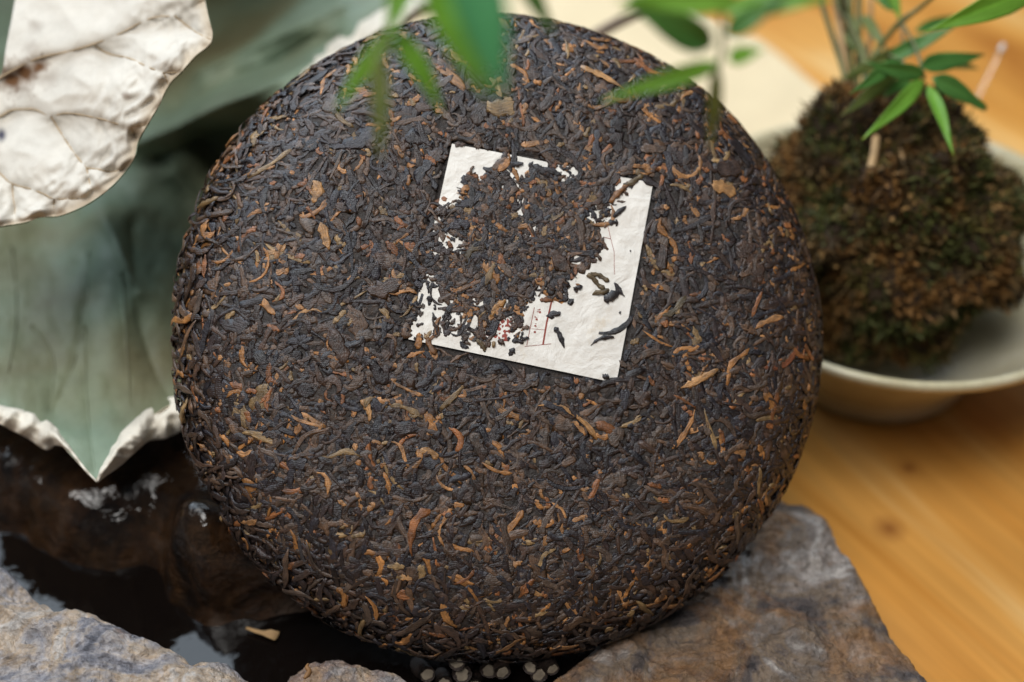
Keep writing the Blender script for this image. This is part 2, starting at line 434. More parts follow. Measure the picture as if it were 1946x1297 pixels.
# the dark wet boulder that rises out of the pool behind, and carries leaf and cake
shore = PZ(*np.array([(-160, 940), (0, 1008), (60, 1046), (120, 1073), (200, 1084), (260, 1090), (300, 1114), (340, 1146), (400, 1168), (450, 1166), (530, 1162), (640, 1150), (760, 1110), (900, 1080), (1050, 1040), (1150, 930)], float).T, WL)[:, :2]
shore = np.vstack([resample(shore, 80), [(0.09, 0.11), (-0.05, 0.16), (-0.28, 0.16)]])
gx, gy = np.meshgrid(np.linspace(-0.31, 0.075, 330), np.linspace(-0.10, 0.18, 230), indexing='ij')
d = sdist(np.stack([gx, gy], -1), shore)
q = np.stack([gx * 24, gy * 24, 0 * gx], -1)
dn = d + 0.004 * fbm(q * 1.3, 3)
hb = WL + np.where(dn > 0, 0.030 * (1 - np.exp(-np.maximum(dn, 0) / 0.014)) + 0.18 * np.maximum(dn, 0), 0.9 * dn)
nub = PZ(np.array(372.), np.array(1085.), 0.034)
r2 = ((gx - nub[0]) / 0.019) ** 2 + ((gy - nub[1]) / 0.017) ** 2
mid = PZ(np.array(290.), np.array(1015.), 0.04); r3 = ((gx - mid[0]) / 0.010) ** 2 + ((gy - mid[1]) / 0.02) ** 2
hb = hb - 0.010 * np.exp(-r3)
hb = hb + 0.0032 * fbm(q, 5, 0.52) + 0.0012 * ridged(q * 3, 3)
# keep under the cake
CN = np.array([math.cos(math.radians(48)) * math.sin(math.radians(8)), -math.cos(math.radians(48)) * math.cos(math.radians(8)), math.sin(math.radians(48))])
CC = P(np.array(970.), np.array(608.), np.array(0.44))
plane = CC[2] - 0.0335 / CN[2] - ((gx - CC[0]) * CN[0] + (gy - CC[1]) * CN[1]) / CN[2]
cap = 0.045 + 0.06 * smooth(-0.05, -0.01, gx) * smooth(0.09, 0.05, gx) + 0.004 * fbm(q * 0.8 + 3, 3)
hb = -np.logaddexp(-hb * 350, -cap * 350) / 350
hb = hb + 0.019 * np.exp(-r2 ** 1.6) * smooth(-0.004, 0.004, dn)
hb = np.minimum(hb, np.maximum(plane, -0.01))
hb = np.where(gx > 0.06, np.minimum(hb, 0.02), hb)
hb = np.maximum(hb, 0.002)
bf = grid_faces(330, 230)[:, ::1]; bf = bf[(hb.reshape(-1)[bf] > 0.003).any(1)]
mesh_obj('wet_boulder', np.stack([gx, gy, hb], -1) - BOFF, bf, WETROCK, basin)
# the rim that closes the basin in front and at the side
rock_part('rim_stone', [(360, 1420), (470, 1360), (620, 1372), (800, 1352), (960, 1362), (1100, 1372), (1180, 1420), (1120, 1500), (800, 1530), (450, 1540)], 0.036, ROCK1, h_ledge, 300, 60, rim=0.006, cpx=(770, 1440))
rock_part('rim_stone', [(-330, 860), (-190, 900), (-150, 1040), (-130, 1200), (-120, 1400), (-260, 1460), (-380, 1200)], 0.046, ROCK1, h_ledge, 260, 60, rim=0.006, cpx=(-240, 1180))
pool = PZ(*np.array([(-260, 820), (-260, 1180), (-180, 1400), (100, 1440), (450, 1460), (800, 1450), (1120, 1440), (1230, 1300), (1230, 1050), (1000, 900), (500, 760)], float).T, WL)[:, :2]
def disc(name, zf, mat, parent, off, n=140, rings=50):
    o_ = resample(pool, n, closed=True); c_ = o_.mean(0)
    G_ = c_ + (o_ - c_)[None] * np.linspace(0, 1, rings)[:, None, None]
    return mesh_obj(name, np.concatenate([G_, zf(G_[..., 0], G_[..., 1])[..., None]], -1) - off, grid_faces(rings, n, True)[:, ::-1], mat, parent)
disc('basin_floor', lambda x, y: 0.006 + 0.003 * fbm(np.stack([x * 30, y * 30, 0 * x + 2], -1), 4), WETROCK, basin, BOFF)
wo = disc('water', lambda x, y: 0 * x + WL, WATER, None, 0 * BOFF)
wo['kind'] = 'structure'

# ================================================================== tea cake
zax = CN / np.linalg.norm(CN)
yax = UP - zax * (UP @ zax); yax /= np.linalg.norm(yax); xax = np.cross(yax, zax)
CM = Matrix([[*map(float, (xax[i], yax[i], zax[i], CC[i]))] for i in range(3)] + [[0, 0, 0, 1]])
cake = empty('tea_cake', 'large round dark brown pressed tea cake with a paper ticket on its face', 'tea cake', CM)
prof = np.array([(0, 0), (0.03, -0.0002), (0.055, -0.0010), (0.072, -0.0024), (0.083, -0.0052), (0.0905, -0.0095), (0.0955, -0.0150), (0.0985, -0.0205), (0.0990, -0.0255), (0.0960, -0.0300), (0.088, -0.0325), (0.07, -0.033), (0.04, -0.031)])
prof = resample(prof * np.array([1.056, 1.0]), 200)
ps = np.concatenate([[0], np.cumsum(np.linalg.norm(np.diff(prof, axis=0), axis=1))])
ptan = np.gradient(prof, axis=0); ptan /= np.linalg.norm(ptan, axis=1)[:, None]
S_EDGE = ps[np.argmax(prof[:, 0])]
def surf(u, v, h):
    """unrolled face coordinates + height above the pressed surface -> cake coordinates"""
    s = np.hypot(u, v); ph = np.arctan2(v, u)
    r = np.interp(s, ps, prof[:, 0]); z = np.interp(s, ps, prof[:, 1])
    tr = np.interp(s, ps, ptan[:, 0]); tz = np.interp(s, ps, ptan[:, 1])
    R = r - h * tz; Z = z + h * tr
    wob = 1 + 0.003 * np.sin(ph * 3 + 1) + 0.003 * np.sin(ph * 7 + 2.2) + 0.022 * np.exp(-((ph + 2.25) / 0.42) ** 2) + 0.010 * np.exp(-((ph + 0.6) / 0.4) ** 2)
    R = R * (1 + (wob - 1) * smooth(0.05, 0.1, r))
    return np.stack([R * np.cos(ph), R * np.sin(ph), Z], -1)
def cake_px(px, py):
    """photo pixel -> point on the face (u, v)"""
    px = np.asarray(px, float); py = np.asarray(py, float)
    r = FWD + ((px - W / 2) * K)[..., None] * RT + ((H / 2 - py) * K)[..., None] * UP
    o = CC - zax * 0.001
    t = ((o - CAM) @ zax) / (r @ zax)
    w = CAM + t[..., None] * r - o
    return np.stack([w @ xax, w @ yax], -1)
def crop_uv(pts):
    p = np.asarray(pts, float); return cake_px(740 + p[:, 0] / 2.495, 240 + p[:, 1] / 2.495)

# paper ticket, where it shows between the leaves (traced)
WHITE = [[(297, 84), (522, 126), (485, 150), (470, 200), (470, 232), (430, 242), (415, 225), (380, 218), (345, 240), (328, 265), (330, 330), (290, 370), (232, 392)],
 [(575, 140), (610, 152), (640, 150), (720, 165), (755, 195), (740, 212), (690, 180), (640, 215), (605, 258), (628, 290), (600, 305), (555, 290), (588, 255), (568, 190)],
 [(775, 198), (815, 202), (850, 222), (878, 203), (892, 215), (840, 243), (800, 225)],
 [(600, 390), (640, 335), (657, 350), (622, 425), (598, 425)],
 [(1195, 258), (1250, 268), (1230, 400), (1190, 640), (1150, 800), (1112, 990), (1105, 1010), (1075, 1215), (1010, 1200), (560, 1130), (400, 1090), (440, 1040), (565, 1035), (570, 985), (640, 1010), (620, 910), (660, 860), (720, 820), (790, 825), (840, 850), (850, 800), (915, 765), (850, 740), (880, 710), (940, 690), (960, 640), (1030, 620), (1025, 560), (1015, 490), (1040, 470), (1070, 460), (1040, 430), (1060, 390), (1130, 300)],
 [(1065, 285), (1115, 243), (1138, 265), (1080, 325)],
 [(150, 790), (205, 745), (245, 770), (230, 820), (258, 845), (220, 860), (190, 835), (160, 845), (130, 835)],
 [(165, 860), (190, 850), (200, 885), (275, 870), (240, 920), (230, 960), (190, 965), (150, 970), (110, 1012), (90, 1010), (105, 940), (165, 925)],
 [(180, 1010), (240, 995), (310, 1000), (327, 1030), (270, 1040), (360, 1075), (200, 1054), (178, 1035)],
 [(285, 900), (300, 870), (332, 900), (322, 950), (293, 945)], [(400, 905), (432, 900), (432, 942), (385, 980), (368, 960)],
 [(375, 1020), (410, 1015), (440, 1050), (400, 1095), (368, 1060)], [(945, 400), (985, 378), (992, 430), (965, 442)],
 [(870, 640), (920, 605), (925, 640), (880, 662)], [(460, 990), (500, 930), (540, 910), (572, 930), (562, 1005), (480, 1003)]]
for cx_, cy_, rr in [(212, 457, 11), (258, 505, 24), (322, 570, 21), (190, 715, 13), (430, 820, 16), (300, 830, 16), (685, 520, 16), (690, 800, 17), (705, 755, 13), (225, 585, 13), (1000, 600, 13), (520, 850, 22)]:
    WHITE.append([(cx_ + rr * math.cos(a) * (1.25 + .55 * math.sin(a * 2 + cx_)), cy_ + rr * math.sin(a) * (1 + .5 * math.cos(a * 3 + cy_))) for a in np.linspace(0, 2 * math.pi, 8, endpoint=False)])
WUV = [crop_uv(w) for w in WHITE]
def white_sd(uv):
    s = np.full(uv.shape[:-1], -1.0)
    for w in WUV: s = np.maximum(s, sdist(uv, w) - (0.0003 if np.ptp(w, axis=0).max() < 0.0075 else 0.0002))
    return s
TICKET = crop_uv([(297, 82), (1252, 268), (1075, 1219), (90, 1012)])

# ---- body
nb, na = 230, 560
bs = np.concatenate([np.linspace(0, S_EDGE + 0.012, nb - 20), np.linspace(S_EDGE + 0.0135, ps[-1], 20)])
ba = np.linspace(0, 2 * np.pi, na, endpoint=False)
bu = bs[:, None] * np.cos(ba); bv = bs[:, None] * np.sin(ba)
bq = np.stack([bu * 260, bv * 260, 0 * bu], -1)
bh = -0.00060 + 0.0006 * ridged(bq, 3) + 0.0004 * fbm(bq * 2.3, 3)
bw = white_sd(np.stack([bu, bv], -1))
cov = inside(np.stack([bu, bv], -1), TICKET)
bh = np.where(cov, bh + 0.00015, bh)
bh = np.where(bw > -0.0018, np.minimum(bh, -0.0013), bh)
mesh_obj('pressed_body', surf(bu, bv, bh), grid_faces(nb, na, True), TEABODY, cake)

# ---- ticket sheet: lies on the face where it shows, sunk into the tea where leaves cover it
NT = 150
a_, b_ = np.meshgrid(np.linspace(0, 1, NT), np.linspace(0, 1, NT), indexing='ij')
tu = (TICKET[0] * (1 - a_[..., None]) + TICKET[1] * a_[..., None]) * (1 - b_[..., None]) + (TICKET[3] * (1 - a_[..., None]) + TICKET[2] * a_[..., None]) * b_[..., None]
tsd = white_sd(tu)
def ticket_h(uv):
    sd = white_sd(uv)
    c = fbm(np.stack([uv[..., 0] * 120, uv[..., 1] * 120, 0 * uv[..., 0]], -1), 4)
    c2 = ridged(np.stack([uv[..., 0] * 95, uv[..., 1] * 95, 0 * uv[..., 0] + 4], -1), 3)
    return -0.00125 + 0.0008 * smooth(-0.0034, -0.0012, sd) + 0.00024 * c + 0.00036 * c2
TH = ticket_h(tu)
tg = surf(tu[..., 0], tu[..., 1], TH)
nn = grid_normals(tg); nn = nn * np.sign(nn[..., 2:3])
A = tg + nn * 0.00006; B = tg - nn * 0.00006
F = grid_faces(NT, NT); f1 = F[:, ::-1]
ticket = mesh_obj('paper_ticket', np.concatenate([A.reshape(-1, 3), B.reshape(-1, 3)]), np.concatenate([f1, F + NT * NT]), PAPER, cake)
ticket['label'] = 'square white paper ticket half covered by tea leaves'
def print_strip(name, crop_pts, wid, mat, n=40):
    uv = resample(crop_uv(crop_pts), n, smoothing=False)
    tg_ = np.gradient(uv, axis=0); tg_ /= np.linalg.norm(tg_, axis=1)[:, None]
    pr = np.stack([-tg_[:, 1], tg_[:, 0]], 1)
    L = np.stack([uv - pr * wid / 2, uv + pr * wid / 2], 1)
    h = ticket_h(L) + 0.00013
    V = surf(L[..., 0], L[..., 1], h)
    f = grid_faces(n, 2)
    return mesh_obj(name, V, f, mat, ticket)
def print_patch(name, crop_poly, mat, n=22):
    """a stamped mark: the grid cells of its box that lie in the outline, broken like a dry stamp"""
    w = crop_uv(crop_poly); lo, hi = w.min(0), w.max(0)
    g = np.stack(np.meshgrid(np.linspace(lo[0], hi[0], n * 2), np.linspace(lo[1], hi[1], n * 2), indexing='ij'), -1)
    m_ = 2 * n
    h = ticket_h(g) + 0.00013
    V = surf(g[..., 0], g[..., 1], h)
    f = grid_faces(m_, m_)
    c = g.reshape(-1, 2)[f].mean(1)
    keep = inside(c, w) & (perlin(np.stack([c[:, 0] * 900, c[:, 1] * 900, 0 * c[:, 0]], -1)) > 0.02)
    return mesh_obj(name, V, f[keep], mat, ticket)
print_strip('printed_line', [(770, 822), (745, 930), (727, 1037)], 0.00055, RED)
print_strip('printed_line', [(686, 862), (668, 950), (650, 1042)], 0.0002, RED)
print_strip('printed_line', [(640, 1046), (765, 1034)], 0.00016, RED)
print_strip('printed_line', [(672, 962), (735, 968)], 0.00013, RED, 12)
print_strip('printed_line', [(1036, 478), (1064, 600), (1066, 705)], 0.00016, RED)
print_strip('printed_line', [(1018, 528), (1048, 536)], 0.0002, RED, 8)
print_strip('printed_line', [(675, 500), (690, 535)], 0.0003, RED, 8)
print_patch('seal_print', [(458, 1000), (470, 950), (500, 930), (505, 880), (540, 900), (575, 870), (585, 935), (560, 1025), (480, 1000)], RED)
print_patch('seal_print', [(480, 850), (510, 820), (545, 830), (540, 850), (500, 860)], RED, 12)
for k_, (cx_, cy_) in enumerate([(705, 870), (702, 885), (699, 902), (696, 918), (693, 935), (690, 950), (688, 978), (716, 868), (712, 884), (692, 905)]):
    print_patch('printed_character', [(cx_ - 5, cy_ - 4), (cx_ + 4, cy_ - 6), (cx_ + 6, cy_ + 4), (cx_ - 4, cy_ + 5)], RED, 3)

# ---- leaves: twisted strips pressed into the face
KR, SD_ = 9, 8
DARKS = np.array([(0.019, 0.013, 0.013), (0.026, 0.017, 0.016), (0.037, 0.023, 0.018), (0.020, 0.017, 0.021), (0.047, 0.027, 0.019)])
BROWN = np.array([(0.066, 0.041, 0.028), (0.085, 0.049, 0.030), (0.070, 0.048, 0.036)])
TANS = np.array([(0.24, 0.108, 0.034), (0.26, 0.130, 0.052), (0.18, 0.070, 0.025), (0.18, 0.115, 0.052)])
def press_map(u, v):
    """how high a leaf may stand above the pressed face"""
    s = np.hypot(u, v)
    n = fbm(np.stack([u * 45, v * 45, 0 * u + 3], -1), 3)
    ph = np.arctan2(v, u); rough = 0.30 + 0.70 * np.clip(np.exp(-((np.abs(ph + 2.6) - 0) / 0.9) ** 2) + np.exp(-((ph - 2.75) / 0.7) ** 2) + 0.5 * np.exp(-((ph + 1.3) / 0.6) ** 2), 0, 1)
    return 0.00003 + 0.00018 * smooth(-0.1, 0.6, n) + 0.0028 * rough * smooth(S_EDGE - 0.026, S_EDGE - 0.006, s)
def strands(u0, v0, th, L, w, kap, h0, flat, colr, twist, seed=0, pressed=True, loose=1.0):
    r_ = np.random.default_rng(seed); N = len(u0)
    t = np.linspace(0, 1, KR)
    ang = th[:, None] + kap[:, None] * (t - 0.5) * 2 + (r_.normal(0, 0.28, (N, 1)) * np.sin(t * 6.3 + r_.uniform(0, 6.3, (N, 1))))
    ds = L[:, None] / (KR - 1)
    u = u0[:, None] + np.cumsum(np.cos(ang) * ds, 1) - np.sum(np.cos(ang) * ds, 1, keepdims=True) / 2
    v = v0[:, None] + np.cumsum(np.sin(ang) * ds, 1) - np.sum(np.sin(ang) * ds, 1, keepdims=True) / 2
    e1 = r_.uniform(0.05, 0.40, (N, 1)); e2 = r_.uniform(0.05, 0.40, (N, 1))
    p1 = r_.uniform(0.05, 0.5, (N, 1)); p2 = r_.uniform(0.05, 0.5, (N, 1))
    tap = np.minimum(p1 + (1 - p1) * smooth(0, 1, t / e1), p2 + (1 - p2) * smooth(0, 1, (1 - t) / e2))
    tap = tap * (1 + 0.22 * r_.normal(0, 1, (N, KR)).clip(-1.5, 1.5))
    a = w[:, None] / 2 * tap
    ph = np.linspace(0, 2 * np.pi, SD_, endpoint=False)
    tw = twist[:, None] * t + r_.uniform(0, 6.3, (N, 1))
    lob = 1 + 0.20 * np.cos(2 * (ph[None, None] + tw[..., None])) + 0.17 * r_.normal(0, 1, (N, KR, SD_)).clip(-1.5, 1.5)
    ox = a[..., None] * np.cos(ph) * lob; oz = a[..., None] * np.sin(ph) * lob * flat[:, None, None]
    cu = u[..., None] - np.sin(ang)[..., None] * ox; cv = v[..., None] + np.cos(ang)[..., None] * ox
    arch = loose * r_.normal(0, 0.00022, (N, 1)) * np.sin(np.pi * t) + loose * r_.normal(0, 0.0003, (N, 1)) * (t - 0.5)
    h = h0[:, None, None] + arch[..., None] + oz
    if pressed:
        hm = press_map(cu, cv) + r_.normal(0, 0.00007, (N, 1, 1)); h = np.where(h > hm, hm + (h - hm) * 0.045, h)
    V = surf(cu, cv, h)
    c = colr[:, None, None, :] * (1 + 0.22 * r_.normal(0, 1, (N, KR, 1, 1)).clip(-2, 2)) * np.ones((1, 1, SD_, 1))
    al = np.stack([ox * 2600 + r_.uniform(0, 50, (N, 1, 1)), np.broadcast_to((t * L[:, None] * 330)[..., None], ox.shape) + r_.uniform(0, 50, (N, 1, 1)), np.sin(ph)[None, None] * np.ones(ox.shape)], -1)
    allA.append(al)
    return V, np.clip(c, 0.004, 0.6)
SF = grid_faces(KR, SD_, True)
CAPS = []
for base in (0, (KR - 1) * SD_):
    o_ = [base + k for k in range(SD_)]
    q4 = [[o_[0], o_[1], o_[2], o_[3]], [o_[0], o_[3], o_[4], o_[7]], [o_[4], o_[5], o_[6], o_[7]]]
    CAPS += [x if base else x[::-1] for x in q4]
SF = np.concatenate([SF, np.array(CAPS)])
def palette(N, ptan, pbr):
    k = rng.random(N)
    c = DARKS[rng.integers(0, len(DARKS), N)]
    c = np.where((k < ptan + pbr)[:, None], BROWN[rng.integers(0, len(BROWN), N)], c)
    c = np.where((k < ptan)[:, None], TANS[rng.integers(0, len(TANS), N)], c)
    return c * rng.uniform(0.75, 1.3, (N, 1))
def scatter(N, smax, smin=0.0):
    s = np.sqrt(rng.uniform(smin ** 2, smax ** 2, N)); p = rng.uniform(0, 2 * np.pi, N)
    return s * np.cos(p), s * np.sin(p)
allV, allC, allA, score = [], [], [], []
def batch_(*a, **k): batch(*a, edge=True, **k)
def batch(N, smin, smax, Lr, wr, hr, ptan, pbr, seed, flat=(0.35, 0.75), pick=1.0, loose=1.0, edge=False, pressed=True):
    u, v = scatter(N, smax, smin)
    L = rng.uniform(*Lr, N) * rng.choice([0.55, 0.8, 1, 1.2, 1.6], N); w = rng.uniform(*wr, N)
    th = rng.uniform(0, np.pi * 2, N)
    kap = rng.normal(0, 0.45, N) + np.where(rng.random(N) < 0.12, rng.choice([-1.5, 1.5], N), 0)
    h0 = rng.uniform(*hr, N)
    # leave the paper free where it shows
    ok = np.ones(N, bool)
    e = np.stack([np.cos(th), np.sin(th)], 1) * (L * 0.42)[:, None]; c0 = np.stack([u, v], 1)
    near = (np.hypot(u - TICKET[:, 0].mean(), v - TICKET[:, 1].mean()) < 0.055)
    in_t = inside(c0, TICKET)
    for k in (-1, -0.5, 0, 0.5, 1):
        sd = np.full(N, -1.0); sd[near] = white_sd((c0 + e * k)[near]); ok &= sd < np.where(in_t, -w * 0.02 if abs(k) == 1 else -w * 0.30, -w * 0.42)
    if edge: sd = white_sd(c0); ok = (sd > -0.0012) & (sd < 0.0012 * rng.random(N) ** 2) & (seg_dist(c0, TICKET, True) > 0.0022)
    c = palette(N, ptan, pbr)
    fl = rng.uniform(*flat, N); tw = rng.uniform(-4, 4, N)
    ix = np.where(ok)[0]
    V, C = strands(u[ix], v[ix], th[ix], L[ix], w[ix], kap[ix], h0[ix], fl[ix], c[ix], tw[ix], seed, loose=loose, pressed=pressed)
    allV.append(V); allC.append(C)
    lum = c[ix].mean(1)
    s_ = np.hypot(u[ix], v[ix])
    score.append(L[ix] * w[ix] * (0.6 + 4 * lum.clip(0, 0.2)) * (1 + (h0[ix] - hr[0]) / (hr[1] - hr[0] + 1e-9)) * (s_ < S_EDGE - 0.004) * pick)
SM = S_EDGE + 0.012
batch(3000, 0, SM, (0.0060, 0.0115), (0.0016, 0.0029), (-0.0010, -0.0003), 0.03, 0.16, 1, pick=0)
batch(4900, 0, SM, (0.0050, 0.0110), (0.0010, 0.0022), (-0.0007, -0.0001), 0.06, 0.20, 2, pick=0.5)
batch(300, 0, S_EDGE - 0.012, (0.0050, 0.0085), (0.0030, 0.0055), (-0.0001, 0.0002), 0.05, 0.20, 6, flat=(0.10, 0.2), pick=0.6)
batch(2700, 0, SM, (0.0045, 0.0115), (0.0008, 0.0020), (-0.0002, 0.0003), 0.24, 0.22, 3)
batch(3600, 0, SM, (0.0015, 0.0038), (0.0008, 0.0020), (-0.0003, 0.0003), 0.20, 0.24, 4, pick=0)
# the loose shoulder and edge of the cake
batch(2300, S_EDGE - 0.018, SM, (0.0050, 0.0105), (0.0011, 0.0022), (0.0002, 0.0020), 0.13, 0.22, 5, pick=0, loose=3.0)
batch(420, S_EDGE - 0.010, SM, (0.0060, 0.0120), (0.0010, 0.0018), (0.0014, 0.0030), 0.16, 0.22, 8, pick=0, loose=5.0)
_sc = scatter
def scatter(N, smax, smin=0.0):
    a = rng.random((N, 2)); p = (TICKET[0] * (1 - a[:, :1]) + TICKET[1] * a[:, :1]) * (1 - a[:, 1:]) + (TICKET[3] * (1 - a[:, :1]) + TICKET[2] * a[:, :1]) * a[:, 1:]
    return p[:, 0], p[:, 1]
batch(1050, 0, 1, (0.0022, 0.0070), (0.0011, 0.0022), (-0.0001, 0.0003), 0.14, 0.24, 9, pick=0.3, flat=(0.25, 0.4))
batch(900, 0, 1, (0.0012, 0.0030), (0.0008, 0.0018), (-0.0001, 0.0003), 0.14, 0.24, 10, pick=0, flat=(0.25, 0.4))
batch_(650, 0, 1, (0.0016, 0.0046), (0.0006, 0.0013), (-0.0001, 0.0002), 0.14, 0.24, 12, pick=0.3, flat=(0.3, 0.5), pressed=False)
scatter = _sc
# leaves that lie on the paper (traced)
one = [((775, 950), (825, 1048), 0.0016, 0), ((945, 1050), (1058, 1003), 0.0013, 0), ((755, 922), (812, 884), 0.0022, 0), ((840, 845), (872, 822), 0.002, 0), ((562, 1098), (590, 1058), 0.0018, 0),
       ((1010, 835), (1085, 790), 0.0040, 0), ((1060, 740), (1110, 805), 0.0018, 0), ((955, 805), (1035, 778), 0.0016, 1), ((920, 720), (1020, 780), 0.0022, 1), ((945, 690), (1035, 735), 0.0016, 1), ((1055, 445), (1118, 385), 0.0020, 0), ((1030, 470), (1070, 455), 0.0020, 0),
       ((1045, 375), (1130, 285), 0.0026, 2), ((1100, 275), (1200, 235), 0.0020, 1), ((180, 1030), (240, 910), 0.0016, 2), ((470, 915), (545, 830), 0.0024, 3), ((1010, 1198), (1038, 1188), 0.0022, 0), ((160, 975), (215, 1080), 0.0018, 2), ((870, 770), (912, 762), 0.0018, 0),
       ((560, 175), (630, 180), 0.0022, 0), ((600, 265), (720, 195), 0.0020, 0), ((680, 175), (760, 235), 0.0024, 0), ((720, 205), (810, 235), 0.0022, 0), ((195, 855), (185, 810), 0.0016, 0), ((575, 1020), (632, 1030), 0.0014, 0), ((1085, 888), (1095, 888), 0.0008, 0), ((1137, 594), (1145, 594), 0.0008, 0), ((410, 1010), (450, 1068), 0.0018, 1)]
uv1 = crop_uv([a for a, b, c, d_ in one]); uv2 = crop_uv([b for a, b, c, d_ in one]); mid_ = (uv1 + uv2) / 2; df = uv2 - uv1
cs = np.array([(0.026, 0.022, 0.024), (0.10, 0.07, 0.035), (0.16, 0.075, 0.03), (0.26, 0.13, 0.04)])[[d_ for *_, d_ in one]]
No = len(one)
wl = np.array([c for *_, c, d_ in one]) * 0.85
hp = ticket_h(mid_)
V, C = strands(mid_[:, 0], mid_[:, 1], np.arctan2(df[:, 1], df[:, 0]), np.linalg.norm(df, axis=1), wl, rng.normal(0, 0.3, No), np.maximum(hp, -0.0002) + 0.0003, np.full(No, 0.4), cs, rng.uniform(-2, 2, No), 77, pressed=False)
allV.append(V); allC.append(C); score.append(np.full(No, 1e3))
# a few large ones copied from the photo (pixel ends, width in mm, colour row)
big = [((905, 318), (962, 285), 1, 3.0, 0), ((1195, 165), (1115, 120), 0, 2.6, 3), ((1010, 780), (1130, 835), 0, 2.0, 3), ((955, 840), (968, 925), 0, 2.2, 3), ((1440, 690), (1530, 655), 0, 2.2, 4), ((845, 1130), (868, 1195), 0, 2.6, 2), ((885, 400), (900, 440), 0, 3.2, 3), ((590, 340), (595, 385), 0, 4.0, 3), ((1080, 300), (1130, 270), 0, 2.6, 2), ((610, 420), (625, 470), 0, 3.2, 3),
       ((1350, 350), (1400, 365), 0, 4.5, 3), ((620, 600), (540, 630), 0, 1.6, 3), ((640, 930), (645, 1000), 0, 1.6, 0), ((970, 1110), (1040, 1135), 0, 2.2, 3), ((800, 850), (830, 870), 0, 2.6, 3), ((1230, 1090), (1245, 1060), 0, 2.6, 2), ((760, 1092), (785, 1092), 0, 3.0, 3), ((1005, 400), (1050, 445), 0, 2.6, 1), ((890, 510), (925, 470), 0, 2.8, 1), ((500, 480), (540, 465), 0, 2.2, 3),
       ((1370, 700), (1300, 735), 0, 2.8, 3), ((1070, 130), (1110, 105), 0, 2.4, 0), ((1000, 100), (1060, 130), 0, 2.6, 0), ((720, 560), (740, 520), 0, 2.0, 4), ((545, 520), (600, 510), 0, 2.6, 0), ((1240, 600), (1300, 565), 0, 2.6, 1), ((1130, 630), (1200, 600), 0, 2.2, 0), ((900, 1130), (940, 1120), 0, 2.2, 2), ((570, 1010), (600, 1090), 0, 1.8, 0), ((680, 760), (700, 800), 0, 2.2, 3)]
cp = np.vstack([TANS, BROWN])
b1 = cake_px(*np.array([b[0] for b in big], float).T); b2 = cake_px(*np.array([b[1] for b in big], float).T); bm = (b1 + b2) / 2; bd = b2 - b1
bc = np.array([{0: (0.028, 0.025, 0.027), 1: (0.075, 0.055, 0.03), 2: (0.24, 0.115, 0.04), 3: (0.29, 0.155, 0.062), 4: (0.17, 0.06, 0.03)}[b[4]] for b in big])
nbg = len(big)
V, C = strands(bm[:, 0], bm[:, 1], np.arctan2(bd[:, 1], bd[:, 0]), np.linalg.norm(bd, axis=1) * 1.05, np.array([b[3] for b in big]) * 0.00075, rng.normal(0, 0.55, nbg), np.full(nbg, 0.00045), np.full(nbg, 0.45), bc, rng.uniform(-3, 3, nbg), 78)
allV.append(V); allC.append(C); score.append(np.full(nbg, 1e3))
allV = np.concatenate(allV); allC = np.concatenate(allC); allA = np.concatenate(allA); score = np.concatenate(score)
order = np.argsort(-score); top, rest = order[:300], np.sort(order[300:])
for i in top:
    mesh_obj('tea_leaf', allV[i], SF, TEA, cake, allC[i], smooth_shade=False, vec=allA[i])
nr = len(rest)
F = (SF[None] + (np.arange(nr) * KR * SD_)[:, None, None]).reshape(-1, 4)
o = mesh_obj('packed_tea_leaves', allV[rest], F, TEA, cake, allC[rest], smooth_shade=False, vec=allA[rest]); o['kind'] = 'stuff'

# ================================================================== lotus leaf
leaf = empty('lotus_leaf', 'dried grey green lotus leaf with cream underside, crumpled behind the tea cake', 'dried leaf', Matrix.Translation((-0.16, 0.03, 0.06)))
LOFF = np.array((-0.16, 0.03, 0.06))
# blade: green upper side
rows_y = np.array([-80, 0, 60, 130, 200, 280, 380, 480, 580, 680, 760, 840, 915.])
right = np.array([900, 818, 705, 603, 560, 530, 500, 470, 440, 400, 352, 300, 190.])
# depth table: columns x = -100, 0, 100, 200, 300, 400, 500, 600, 700, 800, 900
DX = np.array([-100, 0, 100, 200, 300, 400, 500, 600, 700, 800, 900.])
DT = np.array([
 [.66, .67, .68, .68, .68, .67, .66, .64, .61, .60, .60],
 [.66, .67, .67, .67, .67, .66, .65, .615, .585, .575, .575],
 [.65, .66, .66, .66, .66, .65, .615, .575, .56, .56, .56],
 [.63, .64, .65, .65, .64, .605, .575, .555, .54, .54, .54],
 [.61, .62, .63, .63, .60, .565, .550, .530, .53, .53, .53],
 [.59, .60, .61, .60, .565, .59, .59, .57, .55, .54, .54],
 [.565, .575, .585, .565, .57, .585, .58, .57, .56, .55, .55],
 [.545, .55, .555, .54, .555, .57, .57, .57, .57, .57, .57],
 [.525, .53, .53, .525, .535, .55, .55, .55, .55, .55, .55],
 [.505, .505, .508, .505, .515, .53, .53, .53, .53, .53, .53],
 [.485, .483, .485, .487, .485, .48, .48, .48, .48, .48, .48],
 [.470, .468, .466, .468, .466, .46, .46, .46, .46, .46, .46],
 [.460, .458, .456, .455, .455, .455, .455, .455, .455, .455, .455]])
